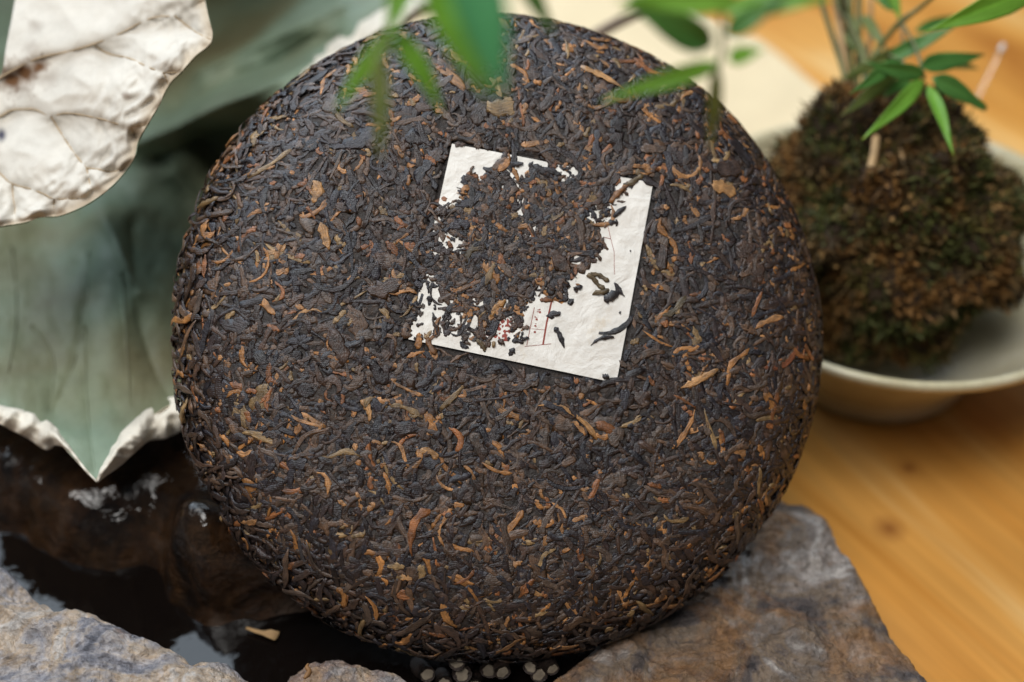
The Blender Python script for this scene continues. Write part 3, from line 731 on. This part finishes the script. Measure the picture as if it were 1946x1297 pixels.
def blade_depth(px, py):
    px, py = np.broadcast_arrays(np.asarray(px, float), np.asarray(py, float))
    fi = np.interp(py, rows_y, np.arange(len(rows_y))); fj = np.interp(px, DX, np.arange(len(DX)))
    def cub(t):
        return np.stack([-.5 * t ** 3 + t ** 2 - .5 * t, 1.5 * t ** 3 - 2.5 * t ** 2 + 1, -1.5 * t ** 3 + 2 * t ** 2 + .5 * t, .5 * t ** 3 - .5 * t ** 2], -1)
    i = np.clip(np.floor(fi).astype(int), 0, len(rows_y) - 2); j = np.clip(np.floor(fj).astype(int), 0, len(DX) - 2)
    wi = cub(fi - i); wj = cub(fj - j); s = 0
    for a in range(4):
        for b in range(4):
            s = s + wi[..., a] * wj[..., b] * DT[np.clip(i + a - 1, 0, len(rows_y) - 1), np.clip(j + b - 1, 0, len(DX) - 1)]
    return s
bot_x = np.array([-120, 0, 42, 83, 108, 129, 160, 184, 200, 215, 233, 283, 320, 352]); bot_y = np.array([745, 786, 796, 815, 832, 858, 892, 914, 880, 860, 838, 796, 774, 764.])
nu, nv = 190, 150
uu = np.linspace(0, 1, nu)[:, None]; vv = np.linspace(0, 1, nv)[None]
# columns run to the bottom outline, rows to the right outline
xb = -120 + (352 + 120) * vv; yb = np.interp(xb, bot_x, bot_y)
xt = -120 + (900 + 120) * vv
PY = -80 + (yb + 80) * uu
xr = np.interp(PY[:, -1], rows_y, right)[:, None]
PX = -120 + (np.minimum(xr, 900) + 120) * vv
yb2 = np.interp(PX, bot_x, bot_y)
PY = -80 + (yb + 80) * uu
PD = blade_depth(PX, PY)
fold = [[(168, 480), (160, 600), (140, 690), (105, 780)], [(250, 430), (262, 600), (300, 720), (335, 770)], [(160, 620), (165, 760), (182, 905)], [(330, 210), (450, 160), (600, 70)], [(300, 300), (420, 420), (440, 520)], [(60, 620), (100, 680), (95, 780)]]
wgt = [0.004, 0.006, 0.003, 0.010, 0.006, 0.002]
pp = np.stack([PX, PY], -1)
fold += [[(250, 278), (340, 238), (430, 196), (520, 160), (600, 118)], [(380, 140), (470, 96), (560, 56), (650, 14)], [(340, 196), (450, 145), (560, 104), (640, 70)], [(300, 300), (400, 262), (500, 232)], [(200, 420), (225, 470), (262, 560)], [(330, 330), (400, 420), (440, 520)]]
wgt += [-0.020, -0.020, 0.012, 0.010, -0.010, -0.008]
for f_, w_ in zip(fold, wgt):
    dd = seg_dist(pp, resample(f_, 20)); PD = PD + w_ * np.exp(-dd / 22)
PD = PD + 0.0022 * fbm(np.stack([PX / 95, PY / 95, 0 * PX], -1), 4) 
sheet('blade', P(PX, PY, PD) - LOFF, 0.0005, [GREEN, CREAM], leaf, np.full((nu, nv, 3), (0.62, 0.56, 0.46)))

for f_ in (fold[0], fold[2], fold[5], [(20, 470), (30, 600), (10, 740)], [(230, 520), (240, 660), (250, 800)]):
    vr = resample(f_, 40); dep = np.array([PD.reshape(-1)[np.argmin(((pp.reshape(-1, 2) - p_) ** 2).sum(1))] for p_ in vr])
    dep = np.convolve(np.pad(dep, 4, mode='edge'), np.ones(9) / 9, 'valid')
    tube('vein', P(vr[:, 0], vr[:, 1], dep - 0.0002) - LOFF, np.linspace(0.0008, 0.0004, 40), GREEN, leaf, 6)
# unseen curled lobe, added above the frame to shade the blade's upper part
hx, hy = np.meshgrid(np.linspace(-160, 540, 60), np.linspace(0, 1, 40), indexing='ij')
HY = -70 - 430 * hy ** 0.9; HD = blade_depth(hx, np.full(hx.shape, -80.)) - 0.17 * hy ** 1.6 + 0.006 * fbm(np.stack([hx / 120, hy * 3, 0 * hx], -1), 3)
sheet('added_shade_lobe', P(hx, HY, HD) - LOFF, 0.0005, [GREEN, CREAM], leaf, np.full((60, 40, 3), (0.62, 0.56, 0.46)))

# rolled cream edges
def roll(name, top_px, low_px, dep_top, dep_low, bulge, n=90, m=22, seed=0):
    T = resample(top_px, n); Lw = resample(low_px, n)
    f = np.linspace(0, 1, m)[None]
    X = T[:, :1] * (1 - f) + Lw[:, :1] * f; Y = T[:, 1:] * (1 - f) + Lw[:, 1:] * f
    fl_ = pp.reshape(-1, 2); dn_ = np.array([PD.reshape(-1)[np.argmin(((fl_ - p_) ** 2).sum(1))] for p_ in T])
    dn_ = np.convolve(np.pad(dn_, 5, mode='edge'), np.ones(11) / 11, 'valid')[:, None]
    dt = np.interp(np.linspace(0, 1, n), np.linspace(0, 1, len(dep_top)), dep_top)[:, None]; dl = np.interp(np.linspace(0, 1, n), np.linspace(0, 1, len(dep_low)), dep_low)[:, None]
    dl = dl - dt + dn_ - 0.001; dt = dn_ - 0.001      # starts on the blade's own edge
    wpx = np.linalg.norm(T - Lw, axis=1)[:, None]
    D = dt * (1 - f) + dl * f - bulge * np.sin(np.pi * f) * np.clip(wpx / 40, 0.15, 1.2)
    q = np.stack([X / 34, Y / 34, 0 * X + seed], -1)
    D = D + 0.0095 * np.abs(perlin(q * 0.75)) + 0.0030 * np.abs(perlin(q * 1.6 + 3)) - 0.001
    c = np.array([0.78, 0.73, 0.63]) * (0.9 + 0.18 * fbm(np.stack([X / 60, Y / 60, 0 * X + 3], -1), 3))[..., None]
    return sheet(name, P(X, Y, D) - LOFF, 0.0004, [CREAM, CREAM], leaf, c)
roll('rolled_edge', [(-70, 748), (0, 771), (42, 780), (83, 796), (108, 815), (129, 845), (160, 888), (184, 915)], [(-70, 780), (0, 806), (25, 819), (52, 832), (87, 855), (106, 846), (129, 855), (160, 893), (184, 917)], [.474, .466, .460, .454], [.470, .462, .458, .454], 0.006)
roll('rolled_edge', [(184, 915), (193, 885), (204, 858), (233, 820), (283, 776), (320, 757), (352, 754), (380, 752)], [(186, 917), (200, 905), (229, 885), (254, 862), (283, 838), (316, 833), (350, 816), (380, 800)], [.454, .458, .462, .468], [.454, .455, .458, .463], 0.006, seed=5)
roll('rolled_edge', [(835, -42), (755, 2), (685, 44), (624, 86), (584, 124), (562, 160), (540, 200)], [(900, -10), (800, 30), (745, 68), (690, 96), (650, 130), (620, 165), (590, 210)], [.575, .56, .54, .53], [.565, .55, .53, .52], 0.010, seed=9)

# cream flap: the leaf's underside, folded over towards the viewer
edge = resample([(402, -60), (388, -20), (394, 20), (404, 76), (372, 108), (345, 138), (322, 162), (300, 205), (282, 236), (264, 268), (256, 300), (232, 335), (205, 362), (165, 390), (115, 411), (75, 414), (48, 424), (0, 432), (-80, 448)], 170)
inner = resample([(60, -90), (36, -30), (22, 40), (12, 90), (2, 140), (-40, 170), (-90, 210), (-110, 300), (-130, 380)], 170)
f = np.linspace(0, 1, 150)[None, :, None]
AP = inner[:, None] * (1 - f) + edge[:, None] * f
AX, AY = AP[..., 0], AP[..., 1]
veins = [[(-30, 168), (0, 148), (38, 127), (75, 110), (130, 98), (178, 84), (225, 66), (270, 42), (300, 32), (332, 30), (360, 14), (390, -2)],
         [(178, 84), (195, 97), (215, 105), (245, 111), (280, 127), (310, 138), (345, 137)], [(332, 30), (356, 50), (380, 66), (402, 76)], [(310, 138), (320, 160)],
         [(-20, 232), (0, 222), (22, 210), (45, 208), (68, 209), (95, 221), (120, 216), (145, 217), (190, 226), (225, 236), (247, 240), (278, 238)],
         [(97, 221), (110, 243), (128, 272), (150, 303), (164, 320), (170, 345), (174, 362)], [(247, 240), (262, 268)], [(164, 320), (190, 323), (212, 327), (235, 322)],
         [(-20, 312), (0, 330), (24, 350), (60, 360), (85, 370), (103, 378), (150, 378)], [(24, 350), (26, 380), (30, 415)], [(103, 378), (102, 408)]]
AD = 0.452 + 0.030 * (1 - f[..., 0]) + 0.02 * smooth(150, -60, AY)
vd = np.full(AX.shape, 1e9); 
for i_, vpx in enumerate(veins):
    vr = resample(vpx, 40); dd = seg_dist(AP, vr); vd = np.minimum(vd, dd)
AD = AD - 0.0042 * (1 - np.exp(-vd / 30)) + 0.0008 * np.exp(-vd / 3)
# each panel between veins rolls: lit from above, shaded just under its vein
for vpx, amp in ((veins[0], 0.0060), (veins[4], 0.0050), (veins[1], 0.003), (veins[8], 0.003)):
    vr = resample(vpx, 60); below = (AY > np.interp(AX, vr[:, 0], vr[:, 1])) * smooth(vr[:, 0].min() - 1, vr[:, 0].min() + 30, AX) * smooth(vr[:, 0].max() + 1, vr[:, 0].max() - 30, AX); dd = seg_dist(AP, vr) / 30
    AD = AD + amp * dd * np.exp(1 - dd) * below
AD = AD + 0.0012 * fbm(np.stack([AX / 80, AY / 80, 0 * AX + 8], -1), 3) + 0.0012 * ridged(np.stack([AX / 60, AY / 60, 0 * AX + 1], -1), 3) * smooth(0.45, 1, f[..., 0])
AD = AD + 0.004 * smooth(0.90, 1.0, f[..., 0])        # lip turns away
AD = AD + 0.0022 * np.abs(perlin(np.stack([AX / 70, AY / 45, 0 * AX + 12], -1))) + 0.0014 * np.abs(perlin(np.stack([AX / 20, AY / 26, 0 * AX + 2], -1))) * smooth(0.3, 0.9, f[..., 0]) + 0.0048 * np.abs(perlin(np.stack([AX / 34 + AY / 60, AY / 40, 0 * AX + 22], -1))) * smooth(0.55, 0.95, f[..., 0])
ac = np.array([0.57, 0.535, 0.475]) * np.ones(AX.shape + (1,))
st = np.zeros(AX.shape)
for sx, sy, sr, sa in [(24, 152, 30, 1.0), (50, 138, 26, 1.0), (76, 128, 18, 1.0), (62, 95, 22, 0.25), (68, 50, 14, 0.3), (240, 184, 9, 0.6), (95, 150, 22, 0.25), (45, 165, 22, 0.4)]:
    dd = np.hypot(AX - sx, (AY - sy) * 1.2) / sr * (1 + 0.6 * fbm(np.stack([AX / 18, AY / 18, 0 * AX + sx], -1), 3))
    st = np.maximum(st, sa * np.clip(1.3 - dd, 0, 1))
ac = ac * (1 - st[..., None]) + np.array([0.13, 0.065, 0.03]) * st[..., None]
hole = np.clip(1.3 - np.hypot((AX - 3) / 10, (AY - 258) / 13), 0, 1)[..., None]; ac = ac * (1 - hole) + np.array([0.06, 0.06, 0.09]) * hole
edged = smooth(0.9, 1.0, f)[...]; ac = ac * (1 - 0.22 * edged * np.array([0.6, 1.0, 1.5]))
flap = sheet('folded_flap', P(AX, AY, AD) - LOFF, 0.0005, [CREAM, GREEN], leaf, ac)
flap['label'] = 'cream veined underside of the leaf, folded forward'
# veins stand a little proud of the flap
import bisect
flatP = AP.reshape(-1, 2); flatD = AD.reshape(-1)
for vpx in veins:
    vr = resample(vpx, 46)
    dep = np.array([flatD[np.argmin(((flatP - p_) ** 2).sum(1))] for p_ in vr])
    dep = np.convolve(np.pad(dep, 3, mode='edge'), np.ones(7) / 7, 'valid')
    tube('vein', P(vr[:, 0], vr[:, 1], dep - 0.0004) - LOFF, np.linspace(0.00040, 0.00022, 46), VEIN, flap, 6)

# ================================================================== bowl and bamboo in its moss ball
BR = 0.085
bc_ = P(np.array(1697.), np.array(458.), np.array(0.565))
BZ = bc_[2]
bowl = empty('bowl', 'shallow pale celadon ceramic bowl standing on the wooden table', 'bowl', Matrix.Translation((bc_[0], bc_[1], 0)))
pr = np.array([(0, .006), (.022, .006), (.036, .001), (.042, .001), (.0435, .005), (.046, .013), (.053, .023), (.061, .034), (.071, .047), (.079, .058), (.0835, BZ - .003), (.0860, BZ), (.0862, BZ + .002), (.0840, BZ + .0028), (.0815, BZ + .0008), (.078, BZ - .0048), (.069, .045), (.058, .033), (.045, .022), (.030, .014), (.012, .011), (0.0, .0105)])
prr = resample(pr, 110); nA = 96
an = np.linspace(0, 2 * np.pi, nA, endpoint=False)
rr_ = prr[:, 0][:, None] + 0.0004 * np.sin(prr[:, 1] * 1500)[:, None] * (prr[:, 0] > 0.06)[:, None]
V = np.stack([rr_ * np.cos(an), rr_ * np.sin(an), prr[:, 1][:, None] + 0.0006 * np.sin(an * 2 + 1)[None]], -1)
mesh_obj('vessel', V, grid_faces(110, nA, True), CER, bowl)

plant = empty('bamboo_plant', 'small bamboo with green leaves growing from a brown moss ball in the bowl', 'potted plant', Matrix.Translation((bc_[0], bc_[1], 0.012)))
POFF = np.array((bc_[0], bc_[1], 0.012))
MR = 0.0540; MC = np.array([bc_[0] - 0.0035, bc_[1] + 0.002, 0.066])
th_, ph_ = np.meshgrid(np.linspace(0.001, np.pi - 0.001, 90), np.linspace(0, 2 * np.pi, 160, endpoint=False), indexing='ij')
dirn = np.stack([np.sin(th_) * np.cos(ph_), np.sin(th_) * np.sin(ph_), np.cos(th_)], -1)
def moss_r(dn):
    return MR * (0.93 + 0.20 * fbm(dn * 2.4 + 5, 5) + 0.08 * smooth(0.80, 0.97, dn @ (np.array([-0.45, 0.0, 0.89]))))
ball = mesh_obj('moss_ball', MC - POFF + dirn * (moss_r(dirn) - 0.002)[..., None], grid_faces(90, 160, True), SOIL, plant)
NM = 20000
dn = rng.normal(size=(NM, 3)); dn /= np.linalg.norm(dn, axis=1)[:, None]
dn = dn[dn[:, 2] > -0.75]; NM = len(dn)
root = MC - POFF + dn * (moss_r(dn) - 0.0025)[:, None]
mv, mf, mc = [], [], []
patch = fbm(dn * 3.1 + 2, 3); patch2 = fbm(dn * 5 + 9, 3)
pal = np.array([(0.095, 0.060, 0.022), (0.18, 0.088, 0.024), (0.065, 0.070, 0.018), (0.13, 0.105, 0.028), (0.32, 0.19, 0.07)])
sel = np.where(patch > 0.22, 1, np.where(patch < -0.18, 2, np.where(patch2 > 0.2, 3, 0))); sel = np.where(rng.random(NM) < 0.09, 4, sel)
# each tuft: three pointed blades
nbld = 3
ln_k = np.where(rng.random((NM, 1, 1)) < 0.06, 1.9, 1.0)
dirs_ = dn[:, None] * 0.8 + rng.normal(0, 0.75, (NM, nbld, 3)); dirs_ /= np.linalg.norm(dirs_, axis=2, keepdims=True)
ln = rng.uniform(0.0015, 0.0048, (NM, nbld, 1)) * ln_k; sdv = np.cross(dirs_, rng.normal(size=(NM, nbld, 3))); sdv /= np.linalg.norm(sdv, axis=2, keepdims=True)
wd_ = rng.uniform(0.00035, 0.0009, (NM, nbld, 1))
r0 = root[:, None] + rng.normal(0, 0.0005, (NM, nbld, 3))
mv = np.stack([r0 - sdv * wd_ * .6, r0 + dirs_ * ln * 0.5 - sdv * wd_, r0 + dirs_ * ln + rng.normal(0, 0.0005, (NM, nbld, 3)), r0 + dirs_ * ln * 0.5 + sdv * wd_], 2)
cc_ = 0.78 * pal[sel][:, None, None] * rng.uniform(0.6, 1.6, (NM, nbld, 1, 1)) * np.ones((1, 1, 4, 1))
mo = mesh_obj('moss', mv, np.arange(NM * nbld * 4).reshape(-1, 4), MOSS, ball, cc_); mo['kind'] = 'stuff'

def blade_leaf(base, tip, db, dt, wpx, mat, roll_=0.3, bend=0.0, n=14, blunt=0.0):
    """a bamboo leaf: pointed, slightly folded along its midrib, drooping to the tip"""
    B = P(np.array(float(base[0])), np.array(float(base[1])), np.array(db)); T = P(np.array(float(tip[0])), np.array(float(tip[1])), np.array(dt))
    ax = T - B; L = np.linalg.norm(ax); ax /= L
    dm = (db + dt) / 2; wv = wpx * K * dm * (0.86 if db > 0.45 else 0.94)
    view = CAM - (B + T) / 2; view /= np.linalg.norm(view)
    side = np.cross(ax, view); side /= np.linalg.norm(side); nor = np.cross(side, ax)
    side2 = side * math.cos(roll_) + nor * math.sin(roll_); nor2 = np.cross(side2, ax)
    t = np.linspace(0, 1, n)
    prof_ = np.interp(t, [0, .05, .16, .30, .5, .72, .9, 1], [0.10, .55, .9, 1, .86, .52, .19 + .5 * blunt, 0.02 + .4 * blunt]) * wv / 2 / max(math.cos(roll_), .4)
    s = np.linspace(-1, 1, 13)
    vc = 0.92 + 0.13 * np.cos(np.arange(13) * np.pi) + 0.45 * (np.arange(13) == 6)
    tipc = smooth(0.90, 1.0, t)[:, None, None] * random.uniform(0.3, 1.0)
    lc = (vc[None, :, None] * np.ones((n, 1, 3))) * (1 - tipc) + np.array([2.2, 1.15, 1.6]) * tipc
    lc = lc * (1 + 0.12 * fbm(np.stack([t[:, None] * 5 + 0 * s, s[None] * 2 + 0 * t[:, None], 0 * t[:, None] * s + base[0]], -1), 3))[..., None]
    c = B + ax * (t * L)[:, None] + nor2 * (bend * L * np.sin(np.pi * t))[:, None] + np.array([0, 0, -0.04 * L]) * (t ** 2)[:, None]
    wav = 0.02 * L * np.sin(t * 7 + base[0])[:, None] * s ** 2
    G = c[:, None] + side2 * (prof_[:, None] * s)[..., None] + nor2 * ((np.abs(s) * prof_[:, None] * 0.22 + wav))[..., None]
    return sheet('leaf', G - POFF, 0.00025, [mat, mat], plant, lc)
L_ = blade_leaf
B0, B1, B2, B3 = BAM
# leaves over the bowl
L_((1757, 152), (1641, 259), .515, .50, 36, B0, .2, .03)
L_((1764, 162), (1814, 290), .515, .50, 28, B0, .3, .03)
L_((1772, 148), (1875, 204), .515, .52, 42, B1, .25, .05, blunt=.5)
L_((1748, 128), (1871, 100), .52, .53, 44, B1, .2)
L_((1795, 118), (1862, 128), .54, .55, 22, B2, .2)
L_((1757, 144), (1645, 116), .515, .51, 38, B1, .2, .03)
L_((1712, 116), (1617, 172), .52, .50, 34, B1, .1)
L_((1705, 140), (1597, 216), .525, .515, 34, B2, .35)
L_((1730, 148), (1679, 181), .53, .52, 30, B1, .1)
L_((1690, 112), (1818, 46), .54, .53, 36, B1, .25)
L_((1715, 96), (1594, 150), .545, .53, 36, B2, .2)
L_((1970, -22), (1763, 52), .50, .49, 66, B0, .15, .04)
L_((1700, 20), (1640, -40), .55, .56, 24, B1, .2)
L_((1640, 30), (1690, 100), .56, .55, 26, B2, .2)
L_((1590, 5), (1640, 60), .56, .55, 20, B2, .2)
L_((1740, 60), (1850, 20), .56, .57, 26, B1, .2)
L_((1690, -30), (1712, 40), .55, .55, 26, B0, .2)
L_((1600, 60), (1650, 120), .56, .55, 18, B2, .3)
# leaves that hang out towards the viewer: right twig
L_((1368, 122), (1143, 187), 0.315, 0.325, 40, B0, .2, -.04)
L_((1362, 128), (1350, 288), 0.315, 0.330, 28, B2, .3)
L_((1385, 112), (1452, 92), 0.315, 0.310, 38, B0, .2)
L_((1352, 86), (1195, 0), 0.315, 0.310, 70, B1, .2)
L_((1400, 0), (1170, -8), 0.305, 0.300, 62, B0, .1)
L_((1382, 66), (1500, -20), 0.315, 0.310, 46, B1, .2)
L_((1372, 20), (1590, -12), 0.315, 0.310, 52, B0, .2)
L_((1392, 50), (1455, 10), .32, .31, 34, B0, .2)
L_((1300, -30), (1240, 46), .31, .315, 40, B0, .2)
L_((1330, -40), (1180, 22), .315, .315, 50, B0, .2)
# left twig
L_((742, 60), (636, 206), .305, .31, 40, B0, .2)
L_((720, 100), (722, 300), .30, .305, 38, B2, .2)
L_((752, 60), (842, 212), .305, .315, 44, B0, .3, .06)
L_((770, -50), (735, 70), .30, .30, 50, B0, .2)
L_((805, -60), (930, 185), .265, .275, 78, B0, .25)
L_((885, -80), (958, 180), .255, .265, 110, B3, .2)
L_((985, -50), (1056, 66), .30, .31, 38, B1, .2)
# culms, twigs and dry sheaths
def culm(pts, r, mat=None, name='culm', n=24):
    pts = np.array(pts, float); tube(name, P(pts[:, 0], pts[:, 1], pts[:, 2]) - POFF, r, mat or CULM, plant, 8, n)
culm([(1550, -60, .56), (1560, 0, .56), (1585, 80, .556), (1606, 150, .55), (1612, 230, .543)], 0.0011)
culm([(1580, -60, .57), (1592, 20, .565), (1603, 110, .555), (1616, 250, .54)], 0.0016, SHEATH)
culm([(1612, -60, .57), (1613, 40, .565), (1614, 140, .555), (1622, 290, .535)], 0.0018)
culm([(1580, -40, .56), (1612, 40, .555), (1640, 100, .55), (1646, 180, .545), (1640, 280, .535)], 0.0016)
culm([(1632, -60, .57), (1632, 60, .565), (1628, 170, .555), (1632, 280, .54)], 0.0013)
culm([(1650, -60, .58), (1655, 20, .575), (1650, 110, .565), (1644, 240, .545)], 0.0010, SHEATH)
culm([(1712, 36, .55), (1716, 90, .55), (1700, 200, .545), (1672, 270, .53)], 0.0008, SHEATH)
culm([(1790, -20, .53), (1745, 18, .535), (1712, 40, .54), (1690, 66, .545), (1666, 96, .55), (1646, 140, .55)], [0.0008, 0.0012], name='twig')
culm([(1712, 40, .54), (1740, 90, .53), (1757, 150, .515)], 0.0006, name='twig')
culm([(1666, 96, .55), (1700, 110, .535), (1730, 130, .525)], 0.0006, name='twig')
culm([(1665, 262, .525), (1662, 290, .52), (1655, 322, .515)], 0.0016, SHEATH, 'dry_sheath', 8)
culm([(1700, 262, .53), (1712, 295, .525), (1720, 325, .52)], 0.0011, SHEATH, 'dry_sheath', 8)
culm([(1640, 285, .535), (1670, 288, .525), (1700, 300, .522)], 0.0008, SHEATH, 'dry_sheath', 8)
culm([(1613, 40, .565), (1560, -120, .50), (1450, -190, .40), (1380, -120, .315), (1370, 10, .313), (1374, 90, .315), (1364, 130, .315)], [0.0012, 0.0008, 0.0006], name='twig', n=50)
culm([(1560, -120, .50), (1350, -330, .40), (1000, -300, .30), (800, -160, .30), (742, 0, .30), (735, 90, .302), (722, 110, .30)], [0.0010, 0.0005], name='twig', n=50)
culm([(1000, -300, .30), (900, -160, .27), (885, -80, .255)], 0.0004, name='twig', n=20)
culm([(1000, -300, .30), (990, -140, .30), (985, -50, .30)], 0.0004, name='twig', n=20)
culm([(1690, 66, .545), (1850, -60, .51), (1975, -24, .50)], 0.0005, name='twig', n=20)

# ================================================================== small things
rod = empty('clear_rod', 'thin clear rod with a white tip standing behind the bowl rim', 'rod', Matrix.Translation(tuple(P(np.array(1850.), np.array(190.), np.array(.60)))))
ro = np.array(rod.location)
tube('shaft', P(np.array([1902., 1880, 1850]), np.array([96., 140, 200]), np.array([.60, .60, .60])) - ro, 0.0008, mat_glass(), rod, 10, 12)
tube('tip', P(np.array([1908., 1905, 1901]), np.array([84., 90, 98]), np.array([.60, .60, .60])) - ro, [0.0008, 0.0013, 0.0009], simple('white_tip', (0.75, 0.72, 0.68)), rod, 10, 8)

stalk = tube('dried_stalk', P(np.array([1050., 1140, 1215, 1300]), np.array([118., 62, 22, -30]), np.array([.60, .61, .62, .63])), 0.0026, STALK, None, 10, 30)
stalk['label'] = 'thin grey brown dried stalk behind the top of the cake'; stalk['category'] = 'stalk'

# cream cloth folded on the table behind the cake
cpoly = PZ(*np.array([(700, -160), (1250, -110), (1330, 15), (1400, 50), (1470, 92), (1530, 140), (1600, 205), (1640, 300), (1500, 420), (900, 420), (760, 200)], float).T, 0.012)[:, :2]
cpo = resample(cpoly, 200, closed=True); cc0 = cpo.mean(0)
ts = np.concatenate([np.linspace(0, 0.97, 50), [0.985, 0.995, 1.0, 1.002, 1.0, 0.995]])
zs = np.concatenate([np.full(50, 0.012), [0.0118, 0.011, 0.0095, 0.006, 0.003, 0.0005]])
G = cc0 + (cpo - cc0)[None] * ts[:, None, None]
zz = zs[:, None] + 0.0012 * fbm(np.stack([G[..., 0] * 22, G[..., 1] * 22, 0 * G[..., 0]], -1), 3) * (zs[:, None] > 0.01)
cl = mesh_obj('folded_cloth', np.concatenate([G, zz[..., None]], -1), grid_faces(len(ts), 200, True)[:, ::-1], CLOTH)
cl['label'] = 'pale cream folded cloth lying on the table behind the cake'; cl['category'] = 'cloth'

# dark cut twigs under the bottom of the cake
bundle = empty('twig_bundle', 'dark cut twigs with pale round ends lying under the cake', 'twigs', Matrix.Translation(tuple(PZ(np.array(900.), np.array(1290.), 0.024))))
bo = np.array(bundle.location)
for (px, py, rp, z, rot) in [(878, 1281, 17, .030, 0), (929, 1275, 16, .030, .2), (955, 1278, 14, .032, -.2), (1024, 1283, 15, .029, .1), (868, 1259, 15, .034, .5), (812, 1282, 14, .028, -.6), (1008, 1268, 13, .031, .4), (900, 1304, 15, .024, 0), (845, 1300, 14, .025, -.3), (1050, 1272, 12, .031, -.4)]:
    c = PZ(np.array(float(px)), np.array(float(py)), z); r = rp * K * 0.43
    ax = np.array([math.sin(rot) * .8, 1.0, -0.55 + 0.35 * math.sin(px * 1.7)]); ax /= np.linalg.norm(ax)
    pts = np.array([c + ax * k for k in (0, 0.003, 0.010, 0.022)])
    tw_ = tube('twig', pts - bo, [r * 1.18, r * 1.3, r * 1.25, r], BARK, bundle, 14, 10)
    a = np.cross(ax, [0, 0, 1.0]); a /= np.linalg.norm(a); b = np.cross(a, ax)
    phs = np.linspace(0, 2 * np.pi, 16, endpoint=False); jr = 1 + 0.13 * np.sin(phs * 2 + px) + 0.08 * np.sin(phs * 5 + py) + 0.05 * np.sin(phs * 7 + px)
    cap = [c - ax * 0.00022] + [c - ax * 0.0002 + (a * math.cos(q_) + b * math.sin(q_)) * r * .80 * j for q_, j in zip(phs, jr)] + [c + ax * 0.0005 + (a * math.cos(q_) + b * math.sin(q_)) * r * .82 * j for q_, j in zip(phs, jr)]
    fc = [[0, 1 + (k + 1) % 16, 1 + k] for k in range(16)] + [[1 + k, 1 + (k + 1) % 16, 17 + (k + 1) % 16, 17 + k] for k in range(16)]
    mesh_obj('cut_end', np.array(cap) - bo, fc, CUT, tw_, smooth_shade=False)

# a dry petal floating on the pool
pp_ = PZ(np.array([468., 485, 500, 512, 527]), np.array([1196., 1202, 1206, 1207, 1212]), WL + 0.0012)
wp = np.array([0.0003, 0.0006, 0.0008, 0.0016, 0.0018])
tg_ = np.gradient(pp_, axis=0); tg_ /= np.linalg.norm(tg_, axis=1)[:, None]; sd_ = np.cross(tg_, [0, 0, 1.0])
s5 = np.linspace(-1, 1, 5)
G = pp_[:, None] + sd_[:, None] * (wp[:, None] * s5)[..., None] + np.array([0, 0, 1.0]) * (0.0009 * s5[None] ** 2 * np.ones((5, 1)))[..., None]
pe = sheet('floating_petal', G, 0.0002, [SHEATH, SHEATH]); pe['label'] = 'tiny dry tan petal floating on the dark pool'; pe['category'] = 'petal'

# a shred of tea fallen on the knob of stone
cr = PZ(np.array([578., 584, 588, 583, 586]), np.array([1290., 1283, 1276, 1268, 1262]), 0.0435)
tc = tube('tea_shred', cr, [0.0004, 0.0009, 0.0008, 0.0007, 0.0003], simple('loose_tea', (0.22, 0.11, 0.04)), None, 7, 12)
tc['label'] = 'small curled tan shred of tea lying on the stone knob'; tc['category'] = 'tea leaf'
